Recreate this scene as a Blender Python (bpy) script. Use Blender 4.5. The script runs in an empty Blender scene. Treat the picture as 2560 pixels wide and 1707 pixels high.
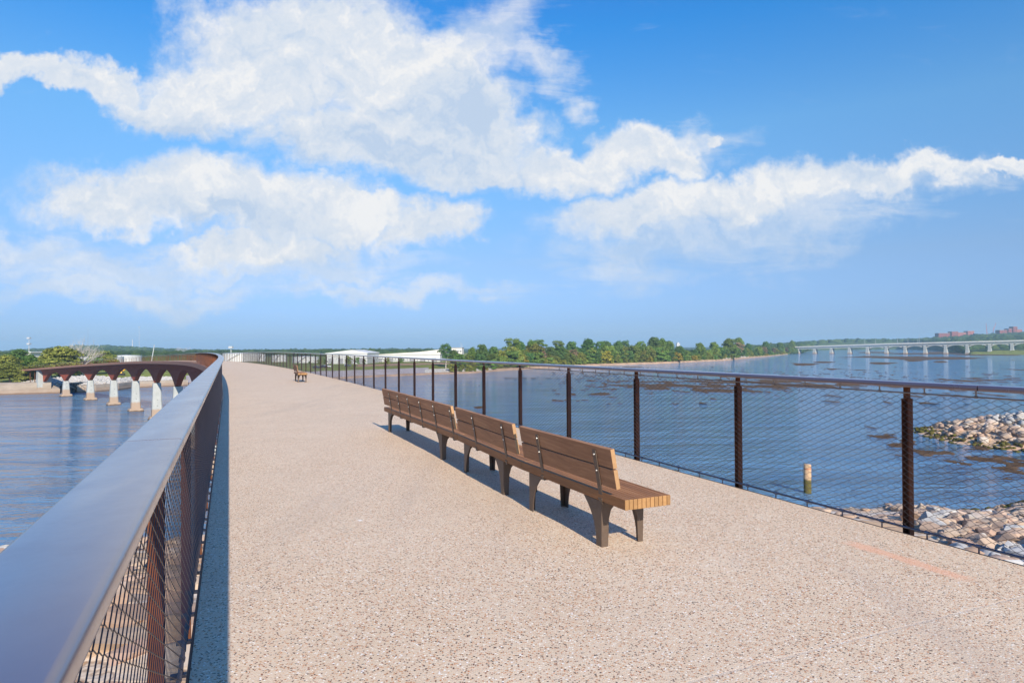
import bpy, bmesh, math, random
import numpy as np
from mathutils import Vector, Matrix, noise
R = math.radians
rnd = random.Random(7)
nrng = np.random.default_rng(7)
scene = bpy.context.scene
col = scene.collection

# ------------------------------------------------------------------ camera, sky, sun, exposure
EYE = 16.5                      # eye above the river
DECK0 = EYE - 1.53              # bridge deck under the camera
F = 1635.0                      # focal length in pixels of a 2560 wide picture
PITCH = math.atan(14.5 / F)
ROLL = R(0.34)
cam_d = bpy.data.cameras.new("camera"); cam = bpy.data.objects.new("camera", cam_d); col.objects.link(cam)
cam_d.sensor_width = 36.0; cam_d.lens = 36.0 * F / 2560.0
cam_d.clip_start = 0.05; cam_d.clip_end = 60000
cam.location = (0, 0, EYE)
cam.matrix_world = Matrix.Translation((0, 0, EYE)) @ Matrix.Rotation(math.pi / 2 + PITCH, 4, 'X') @ Matrix.Rotation(-ROLL, 4, 'Z')
scene.camera = cam

SUNV = Vector((0.589, -1.65, 1.0)).normalized()      # towards the sun
sun_el = math.asin(SUNV.z); sun_az = math.atan2(SUNV.x, SUNV.y)
sd = bpy.data.lights.new("sun", 'SUN'); sun = bpy.data.objects.new("sun", sd); col.objects.link(sun)
sd.energy = 4.2; sd.angle = R(0.53); sd.color = (1.0, 0.89, 0.74)
sun.rotation_euler = SUNV.to_track_quat('Z', 'Y').to_euler()
scene.view_settings.view_transform = 'Standard'; scene.view_settings.look = 'None'
scene.view_settings.exposure = 0.70; scene.view_settings.gamma = 1.0

world = bpy.data.worlds.new("World"); scene.world = world; world.use_nodes = True
world.cycles.sampling_method = 'MANUAL'; world.cycles.sample_map_resolution = 512
wt = world.node_tree; wn = wt.nodes; wl = wt.links
for n in list(wn): wn.remove(n)

class G:
    """small node graph helper"""
    def __init__(s, tree): s.t = tree; s.n = tree.nodes; s.l = tree.links
    def put(s, v, sock):
        if isinstance(v, bpy.types.NodeSocket): s.l.new(v, sock)
        elif v is not None: sock.default_value = v
    def math(s, op, a, b=None, c=None, clamp=False):
        m = s.n.new('ShaderNodeMath'); m.operation = op; m.use_clamp = clamp
        s.put(a, m.inputs[0])
        if b is not None: s.put(b, m.inputs[1])
        if c is not None: s.put(c, m.inputs[2])
        return m.outputs[0]
    def vmath(s, op, a, b=None, scale=None):
        m = s.n.new('ShaderNodeVectorMath'); m.operation = op
        s.put(a, m.inputs[0])
        if b is not None: s.put(b, m.inputs[1])
        if scale is not None: s.put(scale, m.inputs['Scale'])
        return m.outputs[0]
    def noise(s, vec, scale=5, detail=4, rough=0.5, dist=0.0, color=False):
        m = s.n.new('ShaderNodeTexNoise'); s.put(vec, m.inputs['Vector'])
        m.inputs['Scale'].default_value = scale; m.inputs['Detail'].default_value = detail
        m.inputs['Roughness'].default_value = rough; m.inputs['Distortion'].default_value = dist
        return m.outputs['Color' if color else 'Fac']
    def voronoi(s, vec, scale, feature='F1', out='Distance', rand=1.0):
        m = s.n.new('ShaderNodeTexVoronoi'); m.feature = feature; s.put(vec, m.inputs['Vector'])
        m.inputs['Scale'].default_value = scale; m.inputs['Randomness'].default_value = rand
        return m.outputs[out]
    def mapping(s, vec, loc=(0, 0, 0), rot=(0, 0, 0), scale=(1, 1, 1), kind='POINT'):
        m = s.n.new('ShaderNodeMapping'); m.vector_type = kind; s.put(vec, m.inputs['Vector'])
        m.inputs['Location'].default_value = loc; m.inputs['Rotation'].default_value = rot; m.inputs['Scale'].default_value = scale
        return m.outputs[0]
    def maprange(s, v, a, b, c=0.0, d=1.0, smooth=True):
        m = s.n.new('ShaderNodeMapRange'); m.interpolation_type = 'SMOOTHSTEP' if smooth else 'LINEAR'
        s.put(v, m.inputs[0])
        for i, q in enumerate((a, b, c, d)): m.inputs[i + 1].default_value = q
        return m.outputs[0]
    def mix(s, f, a, b, mode='MIX'):
        m = s.n.new('ShaderNodeMix'); m.data_type = 'RGBA'; m.blend_type = mode
        s.put(f, m.inputs['Factor'])
        for v, i in ((a, 6), (b, 7)):
            if isinstance(v, tuple) and len(v) == 3: v = (*v, 1)
            s.put(v, m.inputs[i])
        return m.outputs[2]
    def ramp(s, f, stops, interp='LINEAR'):
        m = s.n.new('ShaderNodeValToRGB'); s.put(f, m.inputs[0]); cr = m.color_ramp; cr.interpolation = interp
        while len(cr.elements) < len(stops): cr.elements.new(0.5)
        for e, (p, c) in zip(cr.elements, stops): e.position = p; e.color = (*c, 1) if len(c) == 3 else c
        return m.outputs[0]
    def xyz(s, v):
        m = s.n.new('ShaderNodeSeparateXYZ'); s.put(v, m.inputs[0]); return m.outputs
    def comb(s, x, y, z):
        m = s.n.new('ShaderNodeCombineXYZ')
        for i, q in enumerate((x, y, z)): s.put(q, m.inputs[i])
        return m.outputs[0]
    def bump(s, h, strength=0.3, dist=0.01, normal=None):
        m = s.n.new('ShaderNodeBump'); s.put(h, m.inputs['Height']); m.inputs['Strength'].default_value = strength
        m.inputs['Distance'].default_value = dist
        if normal is not None: s.put(normal, m.inputs['Normal'])
        return m.outputs[0]

def build_sky():
    g = G(wt)
    out = wn.new('ShaderNodeOutputWorld'); bg = wn.new('ShaderNodeBackground'); bg.inputs['Strength'].default_value = 0.1
    sky = wn.new('ShaderNodeTexSky'); sky.sky_type = 'NISHITA'; sky.sun_disc = False
    sky.sun_elevation = sun_el; sky.sun_rotation = sun_az; sky.air_density = 1.0; sky.dust_density = 0.6; sky.ozone_density = 2.2; sky.altitude = 200
    tc = wn.new('ShaderNodeTexCoord'); d = tc.outputs['Generated']
    x, y, z = g.xyz(d)
    ys = g.math('MAXIMUM', y, 0.04)
    u = g.math('DIVIDE', x, ys); v = g.math('DIVIDE', z, ys)
    p = g.comb(u, v, 0.0)
    hs = wn.new('ShaderNodeHueSaturation'); hs.inputs['Saturation'].default_value = SKY_SAT; hs.inputs['Value'].default_value = 1.0
    wl.new(sky.outputs[0], hs.inputs['Color'])
    el = g.maprange(z, 0.0, 0.55, 0.0, 1.0, smooth=False)
    tint = g.ramp(el, SKY_TINT)
    base = g.mix(1.0, hs.outputs[0], tint, 'MULTIPLY')
    # domain warp
    w1 = g.vmath('SCALE', g.vmath('SUBTRACT', g.noise(p, 5.5, 5, 0.55, color=True), (0.5, 0.5, 0.5)), scale=0.17)
    w2 = g.vmath('SCALE', g.vmath('SUBTRACT', g.noise(p, 22, 7, 0.62, color=True), (0.5, 0.5, 0.5)), scale=0.06)
    pw = g.vmath('ADD', g.vmath('ADD', p, w1), w2)
    def UV(px, py): return ((px - 1176) / 1502.0, (797 - py) / 1502.0)
    def field(lst, vec):
        acc = None
        for (cx, cy, rx, ry, rot) in lst:
            a, b = UV(cx, cy)
            m = g.mapping(vec, loc=(a, b, 0), rot=(0, 0, R(rot)), scale=(rx / 1502.0, ry / 1502.0, 1), kind='TEXTURE')
            q = wn.new('ShaderNodeTexGradient'); q.gradient_type = 'SPHERICAL'; wl.new(m, q.inputs[0])
            acc = q.outputs['Fac'] if acc is None else g.math('SMOOTH_MAX', acc, q.outputs['Fac'], 0.06)
        return acc
    big = field(CL_BIG, pw)
    thin = field(CL_THIN, pw)
    nb = g.noise(pw, 9, 8, 0.6)
    nf = g.noise(p, 34, 6, 0.65)
    f1 = g.math('ADD', big, g.math('ADD', g.math('MULTIPLY', g.math('SUBTRACT', nb, 0.5), 0.34), g.math('MULTIPLY', g.math('SUBTRACT', nf, 0.5), 0.36)))
    a1 = g.maprange(f1, 0.11, 0.54)
    # horizontal streaky cloud
    ps = g.mapping(p, scale=(1, 4.2, 1), rot=(0, 0, R(-4)))
    ns = g.noise(ps, 7.0, 8, 0.62, 0.6)
    f2 = g.math('ADD', g.math('MULTIPLY', thin, 0.8), g.math('MULTIPLY', g.math('SUBTRACT', ns, 0.5), 1.0))
    a2 = g.math('MULTIPLY', g.maprange(f2, 0.12, 0.74), 0.68)
    a1s = g.math('MULTIPLY', a1, g.maprange(f1, 0.1, 0.7, 0.88, 0.985))
    alpha = g.math('SUBTRACT', 1.0, g.math('MULTIPLY', g.math('SUBTRACT', 1.0, a1s), g.math('SUBTRACT', 1.0, a2)))
    # shade of the clouds: relief towards the sun, grey flat undersides
    pb = g.vmath('ADD', pw, (0.006, 0.03, 0.0))
    rel = g.math('SUBTRACT', nb, g.noise(pb, 9, 8, 0.6))
    und = field(CL_SHADE, pw)
    rel2 = g.math('SUBTRACT', g.noise(pw, 26, 5, 0.6), g.noise(g.vmath('ADD', pw, (0.003, 0.012, 0.0)), 26, 5, 0.6))
    sh = g.math('ADD', g.math('ADD', g.math('MULTIPLY', rel, 2.2), g.math('MULTIPLY', rel2, 0.8)), g.math('MULTIPLY', und, -0.62))
    sh = g.math('ADD', sh, g.math('MULTIPLY', g.math('SUBTRACT', g.noise(pw, 3.2, 4, 0.5), 0.5), 0.9))
    cc = g.ramp(g.math('ADD', sh, 0.62), [(0.0, (0.58, 0.71, 0.90)), (0.35, (0.74, 0.82, 0.93)), (0.62, (0.84, 0.885, 0.95)), (0.85, (0.985, 0.985, 0.985))])
    cc = g.mix(g.maprange(z, 0.0, 0.16, 0.45, 0.0), cc, (0.62, 0.73, 0.86))
    cscale = g.vmath('SCALE', cc, scale=CLOUD_GAIN)
    fin = g.mix(alpha, base, cscale)
    wl.new(fin, bg.inputs['Color']); wl.new(bg.outputs[0], out.inputs['Surface'])
SKY_SAT = 1.0
SKY_TINT = [(0.0, (0.33, 0.47, 0.88)), (0.07, (0.33, 0.46, 0.84)), (0.23, (0.50, 0.59, 0.78)), (0.56, (0.56, 0.92, 1.10)), (0.8, (0.22, 0.86, 1.32)), (1.0, (0.20, 0.74, 1.38))]
CLOUD_GAIN = 5.7
CL_BIG = [(700, 70, 430, 190, 0), (560, 190, 400, 150, 5), (930, 190, 380, 240, -35), (850, 320, 400, 140, -10), (1060, 300, 290, 170, -20), (1090, 400, 260, 60, 4),
          (230, 165, 170, 70, -12), (380, 245, 270, 75, -20), (50, 150, 120, 54, 4), (140, 158, 130, 44, -4), (1310, 390, 170, 90, 0), (1440, 350, 190, 95, 10), (1550, 375, 110, 72, 0), (1655, 300, 50, 20, 5),
          (320, 435, 400, 115, 0), (560, 465, 470, 125, -8), (780, 500, 250, 80, -10), (985, 525, 170, 85, 10), (600, 565, 330, 48, 0), 
          (1480, 490, 260, 85, 10), (1700, 450, 310, 85, 8), (1940, 425, 250, 75, 4), (2120, 420, 270, 48, 10), (2320, 385, 200, 34, 14)]
CL_THIN = [(250, 600, 620, 90, 0), (640, 600, 520, 75, 0), (1560, 550, 480, 150, 3), (1800, 510, 520, 130, 8), (2080, 440, 480, 80, 11), (300, 660, 800, 60, 0), (900, 660, 520, 45, 0), (60, 560, 300, 80, 0), (560, 618, 260, 40, 0), (800, 612, 220, 36, -4), (600, 580, 420, 60, 0), (1120, 70, 380, 150, 40), (1230, 130, 170, 100, -35), (1315, 246, 80, 66, 0), (1150, 110, 150, 150, 0), (1560, 330, 300, 90, 10)]
CL_SHADE = [(900, 350, 430, 95, -6), (1050, 270, 260, 100, -10), (540, 500, 400, 70, -6), (450, 300, 260, 60, -14), (1660, 545, 360, 80, 4)]
build_sky()

# ------------------------------------------------------------------ helpers
_c, _s = math.cos(ROLL), math.sin(ROLL)
def ray(px, py):
    a = px - 1280.0; b = 853.5 - py
    r = a * _c + b * _s; u = -a * _s + b * _c
    return (r, F * math.cos(PITCH) - u * math.sin(PITCH), F * math.sin(PITCH) + u * math.cos(PITCH))
def at(px, py, z):              # world point where the line of sight meets height z
    d = ray(px, py); k = (z - EYE) / d[2]; return Vector((d[0] * k, d[1] * k, z))
def atY(px, py, Y):
    d = ray(px, py); k = Y / d[1]; return Vector((d[0] * k, Y, EYE + d[2] * k))

def tag(o, label=None, cat=None, group=None, kind=None):
    if label: o['label'] = label
    if cat: o['category'] = cat
    if group: o['group'] = group
    if kind: o['kind'] = kind
    return o
def empty(name, loc=(0, 0, 0), rz=0, **k):
    o = bpy.data.objects.new(name, None); col.objects.link(o); o.location = loc; o.rotation_euler = (0, 0, rz); o.empty_display_size = 0.3
    return tag(o, **k)
def link(name, me, parent=None, loc=None, rz=None, scale=None, **k):
    o = bpy.data.objects.new(name, me); col.objects.link(o)
    if parent: o.parent = parent
    if loc is not None: o.location = loc
    if rz is not None: o.rotation_euler = (0, 0, rz) if not isinstance(rz, (tuple, list)) else rz
    if scale is not None: o.scale = (scale,) * 3 if isinstance(scale, (int, float)) else scale
    return tag(o, **k)
def mkmesh(name, V, Fc, mats, smooth=False, midx=None):
    me = bpy.data.meshes.new(name); me.from_pydata([tuple(v) for v in V], [], [tuple(f) for f in Fc])
    for m in (mats if isinstance(mats, (list, tuple)) else [mats]): me.materials.append(m)
    if midx is not None: me.polygons.foreach_set('material_index', np.asarray(midx, dtype=np.int32))
    if smooth: me.polygons.foreach_set('use_smooth', np.ones(len(me.polygons), dtype=bool))
    me.update(); return me
def quadmesh(name, V, Q, mat, smooth=False):
    """fast mesh from numpy arrays of vertices (n,3) and quads (m,4)"""
    V = np.asarray(V, dtype=np.float32); Q = np.asarray(Q, dtype=np.int32)
    me = bpy.data.meshes.new(name); me.vertices.add(len(V)); me.vertices.foreach_set('co', V.ravel())
    k = Q.shape[1]; me.loops.add(Q.size); me.loops.foreach_set('vertex_index', Q.ravel())
    me.polygons.add(len(Q)); me.polygons.foreach_set('loop_start', np.arange(0, Q.size, k, dtype=np.int32))
    try: me.polygons.foreach_set('loop_total', np.full(len(Q), k, dtype=np.int32))
    except Exception: pass
    if smooth: me.polygons.foreach_set('use_smooth', np.ones(len(Q), dtype=bool))
    me.materials.append(mat); me.update(); me.validate(); return me
class MB:
    """collects solids into one mesh"""
    def __init__(s): s.v = []; s.f = []; s.m = []
    def add(s, V, Fc, m=0):
        b = len(s.v); s.v += [Vector(v) for v in V]; s.f += [tuple(b + i for i in f) for f in Fc]; s.m += [m] * len(Fc); return s
    def box(s, c, d, rz=0.0, m=0, top=(1, 1)):
        hx, hy, hz = d[0] / 2, d[1] / 2, d[2] / 2; ca, sa = math.cos(rz), math.sin(rz); V = []
        for z, (kx, ky) in ((-hz, (1, 1)), (hz, top)):
            for x, y in ((-hx, -hy), (hx, -hy), (hx, hy), (-hx, hy)):
                x *= kx; y *= ky
                V.append((c[0] + x * ca - y * sa, c[1] + x * sa + y * ca, c[2] + z))
        return s.add(V, [(3, 2, 1, 0), (4, 5, 6, 7), (0, 1, 5, 4), (1, 2, 6, 5), (2, 3, 7, 6), (3, 0, 4, 7)], m)
    def tube(s, a, b, r0, r1=None, n=8, m=0, cap=True):
        r1 = r0 if r1 is None else r1; a = Vector(a); b = Vector(b); ax = (b - a).normalized()
        t = Vector((0, 0, 1)) if abs(ax.z) < 0.9 else Vector((1, 0, 0)); e1 = ax.cross(t).normalized(); e2 = ax.cross(e1)
        V = [p + (e1 * math.cos(i * 2 * math.pi / n) + e2 * math.sin(i * 2 * math.pi / n)) * r for p, r in ((a, r0), (b, r1)) for i in range(n)]
        Fc = [(i, n + i, n + (i + 1) % n, (i + 1) % n) for i in range(n)]
        if cap: Fc += [tuple(range(n)), tuple(range(2 * n - 1, n - 1, -1))]
        return s.add(V, Fc, m)
    def prism(s, poly, ex, O=Vector((0, 0, 0)), X=Vector((1, 0, 0)), Y=Vector((0, 0, 1)), N=Vector((0, 1, 0)), m=0):
        """polygon in the plane (X,Y) extruded by ex along N"""
        n = len(poly); V = [O + X * p[0] + Y * p[1] for p in poly]; V += [q + N * ex for q in V]
        Fc = [tuple(range(n)), tuple(range(2 * n - 1, n - 1, -1))] + [(i, (i + 1) % n + 0, (i + 1) % n + n, i + n)[::-1] for i in range(n)]
        return s.add(V, Fc, m)
    def lathe(s, prof, c=(0, 0, 0), n=24, m=0):
        V = [(c[0] + r * math.cos(2 * math.pi * i / n), c[1] + r * math.sin(2 * math.pi * i / n), c[2] + z) for r, z in prof for i in range(n)]
        Fc = []
        for j in range(len(prof) - 1):
            for i in range(n): Fc.append((j * n + i, j * n + (i + 1) % n, (j + 1) * n + (i + 1) % n, (j + 1) * n + i))
        Fc.append(tuple(range(n - 1, -1, -1))); Fc.append(tuple((len(prof) - 1) * n + i for i in range(n)))
        return s.add(V, Fc, m)
    def mesh(s, name, mats, smooth=False): 
        me = mkmesh(name, s.v, s.f, mats, smooth, s.m); bm = bmesh.new(); bm.from_mesh(me); bmesh.ops.recalc_face_normals(bm, faces=bm.faces); bm.to_mesh(me); bm.free(); return me
    def build(s, name, mats, parent=None, bevel=0, smooth=False, **k):
        o = link(name, s.mesh(name, mats, smooth), parent, **k)
        if bevel:
            b = o.modifiers.new('bevel', 'BEVEL'); b.width = bevel; b.segments = 2; b.limit_method = 'ANGLE'; b.angle_limit = R(35)
        return o

# ------------------------------------------------------------------ materials
M = {}
def mat(name):
    m = bpy.data.materials.new(name); m.use_nodes = True; t = m.node_tree
    for n in list(t.nodes): t.nodes.remove(n)
    o = t.nodes.new('ShaderNodeOutputMaterial'); b = t.nodes.new('ShaderNodeBsdfPrincipled'); t.links.new(b.outputs[0], o.inputs['Surface'])
    g = G(t); g.b = b; g.tc = t.nodes.new('ShaderNodeTexCoord'); g.P = g.tc.outputs['Object']; g.out = o
    geo = t.nodes.new('ShaderNodeNewGeometry'); g.W = geo.outputs['Position']; g.geo = geo
    M[name] = m; return g
def S(g, color=None, rough=None, metal=None, normal=None, spec=None):
    for key, v in (('Base Color', color), ('Roughness', rough), ('Metallic', metal), ('Normal', normal), ('Specular IOR Level', spec)):
        if v is not None:
            if isinstance(v, tuple) and len(v) == 3: v = (*v, 1)
            g.put(v, g.b.inputs[key])
def simple(name, c, rough=0.6, metal=0.0, var=0.15, scale=3.0, bump=0.0, spec=0.5, world=False):
    g = mat(name); P = g.W if world else g.P
    n = g.noise(P, scale, 5, 0.6)
    a = tuple(q * (1 - var) for q in c); b = tuple(min(1, q * (1 + var)) for q in c)
    S(g, g.ramp(n, [(0.3, a), (0.7, b)]), rough, metal, spec=spec)
    if bump: S(g, normal=g.bump(g.noise(P, scale * 6, 5, 0.6), bump, 0.02))
    return g

# exposed aggregate deck
g = mat('aggregate')
P = g.W
peb = g.voronoi(P, 98, out='Color'); pr = g.xyz(peb)
peb2 = g.voronoi(P, 66, out='Color'); pr2 = g.xyz(peb2)
d1 = g.voronoi(P, 98); d2 = g.voronoi(P, 66)
cement = g.ramp(g.noise(P, 1.3, 6, 0.6), [(0.3, (0.61, 0.455, 0.31)), (0.7, (0.70, 0.54, 0.385))])
stone = g.ramp(pr[0], [(0.0, (0.10, 0.065, 0.05)), (0.06, (0.20, 0.10, 0.06)), (0.11, (0.50, 0.22, 0.10)), (0.20, (0.62, 0.42, 0.27)), (0.36, (0.65, 0.51, 0.35)), (0.7, (0.70, 0.57, 0.42)), (0.93, (0.88, 0.80, 0.66)), (1.0, (0.90, 0.87, 0.80))], 'CONSTANT')
stone2 = g.ramp(pr2[1], [(0.0, (0.05, 0.035, 0.03)), (0.14, (0.24, 0.09, 0.045)), (0.26, (0.50, 0.26, 0.12)), (0.5, (0.68, 0.52, 0.37)), (0.9, (0.86, 0.82, 0.76))], 'CONSTANT')
c = g.mix(g.maprange(d1, 0.42, 0.62, 1.0, 0.0), cement, stone)
m2 = g.math('MULTIPLY', g.maprange(d2, 0.30, 0.42, 1.0, 0.0), g.math('GREATER_THAN', pr2[2], 0.66))
c = g.mix(m2, c, stone2)
c = g.mix(g.maprange(g.noise(P, 0.55, 6, 0.65), 0.45, 0.75, 0.0, 0.30), c, (0.58, 0.455, 0.33))
c = g.mix(g.maprange(g.noise(P, 2.7, 5, 0.6), 0.52, 0.8, 0.0, 0.35), c, (0.74, 0.62, 0.47))
sp = g.voronoi(P, 1.15); sp2 = g.noise(P, 40, 3, 0.6)
c = g.mix(g.maprange(g.math('ADD', sp, g.math('MULTIPLY', sp2, 0.02)), 0.026, 0.040, 0.75, 0.0), c, (0.86, 0.84, 0.80))
c = g.mix(g.maprange(g.noise(g.mapping(P, rot=(0, 0, R(-23.4)), scale=(1.6, 0.22, 1)), 0.9, 6, 0.65), 0.50, 0.72, 0.0, 0.28), c, (0.42, 0.33, 0.26))
c = g.mix(g.maprange(g.noise(P, 0.9, 7, 0.7), 0.60, 0.72, 0.0, 0.25), c, (0.45, 0.36, 0.29))
# long reddish stain along the edge, faint joints across the walkway
loc = g.mapping(P, loc=(2.76, 4.65, 0), rot=(0, 0, R(23.4)), scale=(1, 1, 1), kind='TEXTURE')
lx, ly, lz = g.xyz(loc)
ln = g.math('MULTIPLY', g.math('SUBTRACT', g.noise(P, 6, 5, 0.6), 0.5), 0.12)
st = g.math('MULTIPLY', g.maprange(g.math('ABSOLUTE', g.math('ADD', lx, ln)), 0.03, 0.09, 1.0, 0.0), g.maprange(g.math("ABSOLUTE", g.math("ADD", ly, g.math("MULTIPLY", ln, 2.0))), 0.34, 0.52, 1.0, 0.0))
c = g.mix(g.math('MULTIPLY', st, 0.6), c, (0.78, 0.40, 0.24))
jl = g.math('PINGPONG', g.math('ADD', ly, 300.0 + 0.76), 3.0)
jm = g.maprange(g.math('ADD', jl, g.math('MULTIPLY', ln, 0.03)), 0.004, 0.014, 0.22, 0.0)
c = g.mix(jm, c, (0.60, 0.54, 0.48))
S(g, c, g.ramp(pr[1], [(0, (0.55,) * 3), (1, (0.85,) * 3)]), spec=0.35)
S(g, normal=g.bump(g.math('ADD', g.math('MULTIPLY', g.math('MINIMUM', d1, 0.6), -1.0), g.math('MULTIPLY', jm, -2.0)), 0.5, 0.004))

g = simple('edge_steel', (0.055, 0.035, 0.032), 0.5, 0.3, 0.25, 8)
# weathering steel
def rust(name, a, b, cc, rough=0.75):
    g = mat(name); P = g.W
    n1 = g.noise(P, 7, 6, 0.65); n2 = g.noise(g.mapping(P, scale=(3, 3, 0.35)), 3.0, 5, 0.6)
    col_ = g.mix(g.maprange(n2, 0.35, 0.7), g.ramp(n1, [(0.3, a), (0.7, b)]), cc)
    S(g, col_, rough, 0.0, g.bump(g.noise(P, 60, 4, 0.6), 0.15, 0.004), 0.3)
rust('post_steel', (0.050, 0.019, 0.012), (0.20, 0.064, 0.022), (0.085, 0.030, 0.015))
rust('girder_steel', (0.30, 0.058, 0.030), (0.48, 0.115, 0.045), (0.18, 0.036, 0.022))
rust('fascia_steel', (0.26, 0.135, 0.095), (0.38, 0.19, 0.125), (0.28, 0.14, 0.095))
# painted handrail
g = mat('rail_paint')
S(g, g.ramp(g.noise(g.W, 2.0, 5, 0.6), [(0.3, (0.125, 0.088, 0.112)), (0.7, (0.140, 0.102, 0.126))]),
  g.ramp(g.noise(g.W, 5, 6, 0.7), [(0.3, (0.28,) * 3), (0.75, (0.40,) * 3)]), 0.28, spec=0.7)
spk = g.voronoi(g.W, 5.5); old = g.b.inputs['Base Color'].links[0].from_socket
g.put(g.mix(g.maprange(g.math('ADD', spk, g.math('MULTIPLY', g.noise(g.W, 90, 2, .5), .03)), 0.022, 0.04, 0.7, 0.0), old, (0.5, 0.48, 0.45)), g.b.inputs['Base Color'])
g.put(g.ramp(g.noise(g.mapping(g.W, rot=(0, 0, R(-23.4)), scale=(3, 0.5, 1)), 2.5, 6, 0.7), [(0.3, (0.16,) * 3), (0.7, (0.30,) * 3)]), g.b.inputs['Coat Roughness'])
g.b.inputs['Coat Weight'].default_value = 1.0; g.b.inputs['Coat IOR'].default_value = 1.75
simple('cable', (0.115, 0.092, 0.088), 0.45, 0.3, 0.15, 30)
simple('rod', (0.13, 0.15, 0.20), 0.35, 0.7, 0.2, 20)
simple('bracket', (0.03, 0.028, 0.03), 0.5, 0.4, 0.2, 10)
simple('steel_pin', (0.25, 0.22, 0.20), 0.4, 0.6, 0.2, 10)
# timber
def wood(name, a, b, cc, along=(0.9, 14, 14)):
    g = mat(name)
    P = g.mapping(g.P, scale=along)
    n = g.noise(P, 2.2, 8, 0.65, 1.6); n3 = g.noise(g.mapping(g.P, scale=(0.5, 3, 3)), 2.0, 3, 0.5)
    rr = g.n.new('ShaderNodeObjectInfo').outputs['Random']
    isl = g.geo.outputs['Random Per Island']
    c = g.ramp(n, [(0.3, a), (0.52, b), (0.72, cc)])
    c = g.mix(0.55, c, g.mix(n3, a, cc))
    h = g.n.new('ShaderNodeHueSaturation'); g.put(c, h.inputs['Color']); g.put(g.maprange(g.math('FRACT', g.math('ADD', isl, g.math('MULTIPLY', rr, 5.3))), 0, 1, 0.80, 1.36, False), h.inputs['Value']); g.put(g.maprange(isl, 0, 1, 1.05, 0.92, False), h.inputs['Saturation'])
    S(g, h.outputs[0], 0.62, 0, g.bump(n, 0.25, 0.003), 0.3)
wood('timber', (0.12, 0.044, 0.016), (0.27, 0.116, 0.044), (0.45, 0.225, 0.095), (0.7, 9, 9))
wood('end_grain', (0.22, 0.115, 0.045), (0.32, 0.175, 0.070), (0.40, 0.235, 0.105), (6, 6, 6))
simple('bench_metal', (0.115, 0.080, 0.058), 0.48, 0.25, 0.08, 40, 0.04)
simple('bolt', (0.72, 0.70, 0.66), 0.3, 0.9, 0.05, 10)
# concrete
g = mat('pier_concrete'); P = g.W; z = g.xyz(P)[2]
n = g.noise(P, 0.8, 7, 0.65)
c = g.ramp(n, [(0.3, (0.34, 0.36, 0.345)), (0.7, (0.44, 0.45, 0.43))])
zz = g.math('ADD', z, g.math('MULTIPLY', g.math('SUBTRACT', g.noise(P, 1.2, 4, 0.6), 0.5), 0.7))
c = g.mix(g.maprange(zz, 2.2, 2.7, 0.85, 0.0), c, (0.36, 0.25, 0.17))
c = g.mix(g.maprange(zz, 0.05, 0.5, 0.9, 0.0), c, (0.10, 0.06, 0.035))
stz = g.noise(g.mapping(P, scale=(1, 1, 0.08)), 2.2, 5, 0.6)
c = g.mix(g.maprange(stz, 0.55, 0.75, 0, 0.35), c, (0.33, 0.36, 0.30))
S(g, c, 0.85, 0, g.bump(g.noise(P, 6, 6, 0.65), 0.2, 0.03), 0.2)
g = mat('wall_concrete'); P = g.W; z = g.xyz(P)[2]
c = g.ramp(g.noise(g.mapping(P, scale=(1, 1, 2.5)), 0.25, 7, 0.65), [(0.3, (0.27, 0.22, 0.17)), (0.7, (0.38, 0.32, 0.26))])
zz = g.math('ADD', z, g.math('MULTIPLY', g.math('SUBTRACT', g.noise(P, 0.5, 4, 0.6), 0.5), 0.6))
c = g.mix(g.maprange(zz, 0.35, 0.7, 0.92, 0.0), c, (0.07, 0.04, 0.025))
c = g.mix(g.maprange(zz, 1.5, 1.8, 0.45, 0.0), c, (0.30, 0.20, 0.14))
S(g, c, 0.85, 0, g.bump(g.noise(P, 3, 6, 0.65), 0.2, 0.05), 0.2)
simple('white_concrete', (0.62, 0.60, 0.55), 0.8, 0, 0.1, 0.3, 0.1, 0.2, world=True)
simple('dark_blue', (0.035, 0.06, 0.085), 0.5, 0.2, 0.3, 1.0, world=True)  # dark blue; on the gate it stands in for the shaded wall opening
simple('tank_white', (0.57, 0.57, 0.565), 0.5, 0, 0.03, 0.2, 0, 0.4, world=True)
simple('building_cream', (0.60, 0.57, 0.52), 0.7, 0, 0.08, 0.2, world=True)
simple('brick', (0.24, 0.065, 0.045), 0.85, 0, 0.15, 0.2, world=True)
simple('brick_pink', (0.33, 0.11, 0.08), 0.85, 0, 0.15, 0.2, world=True)
simple('roof_grey', (0.30, 0.30, 0.32), 0.7, 0, 0.1, 0.2, world=True)
simple('window_glass', (0.05, 0.07, 0.10), 0.15, 0, 0.2, 0.1, world=True)
simple('crane_red', (0.55, 0.10, 0.06), 0.6)
simple('mast_white', (0.45, 0.46, 0.47), 0.5)
simple('machine_yellow', (0.75, 0.42, 0.04), 0.5)
simple('tyre', (0.02, 0.02, 0.02), 0.8)
simple('car_silver', (0.45, 0.48, 0.52), 0.3, 0.5)
simple('car_dark', (0.04, 0.04, 0.07), 0.3, 0.3)
simple('car_white', (0.75, 0.75, 0.75), 0.3, 0.0)
simple('car_red', (0.45, 0.06, 0.04), 0.3, 0.0)
simple('bark', (0.13, 0.10, 0.075), 0.9, 0, 0.25, 2)
simple('pale_bark', (0.48, 0.43, 0.38), 0.9, 0, 0.2, 2)
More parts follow.
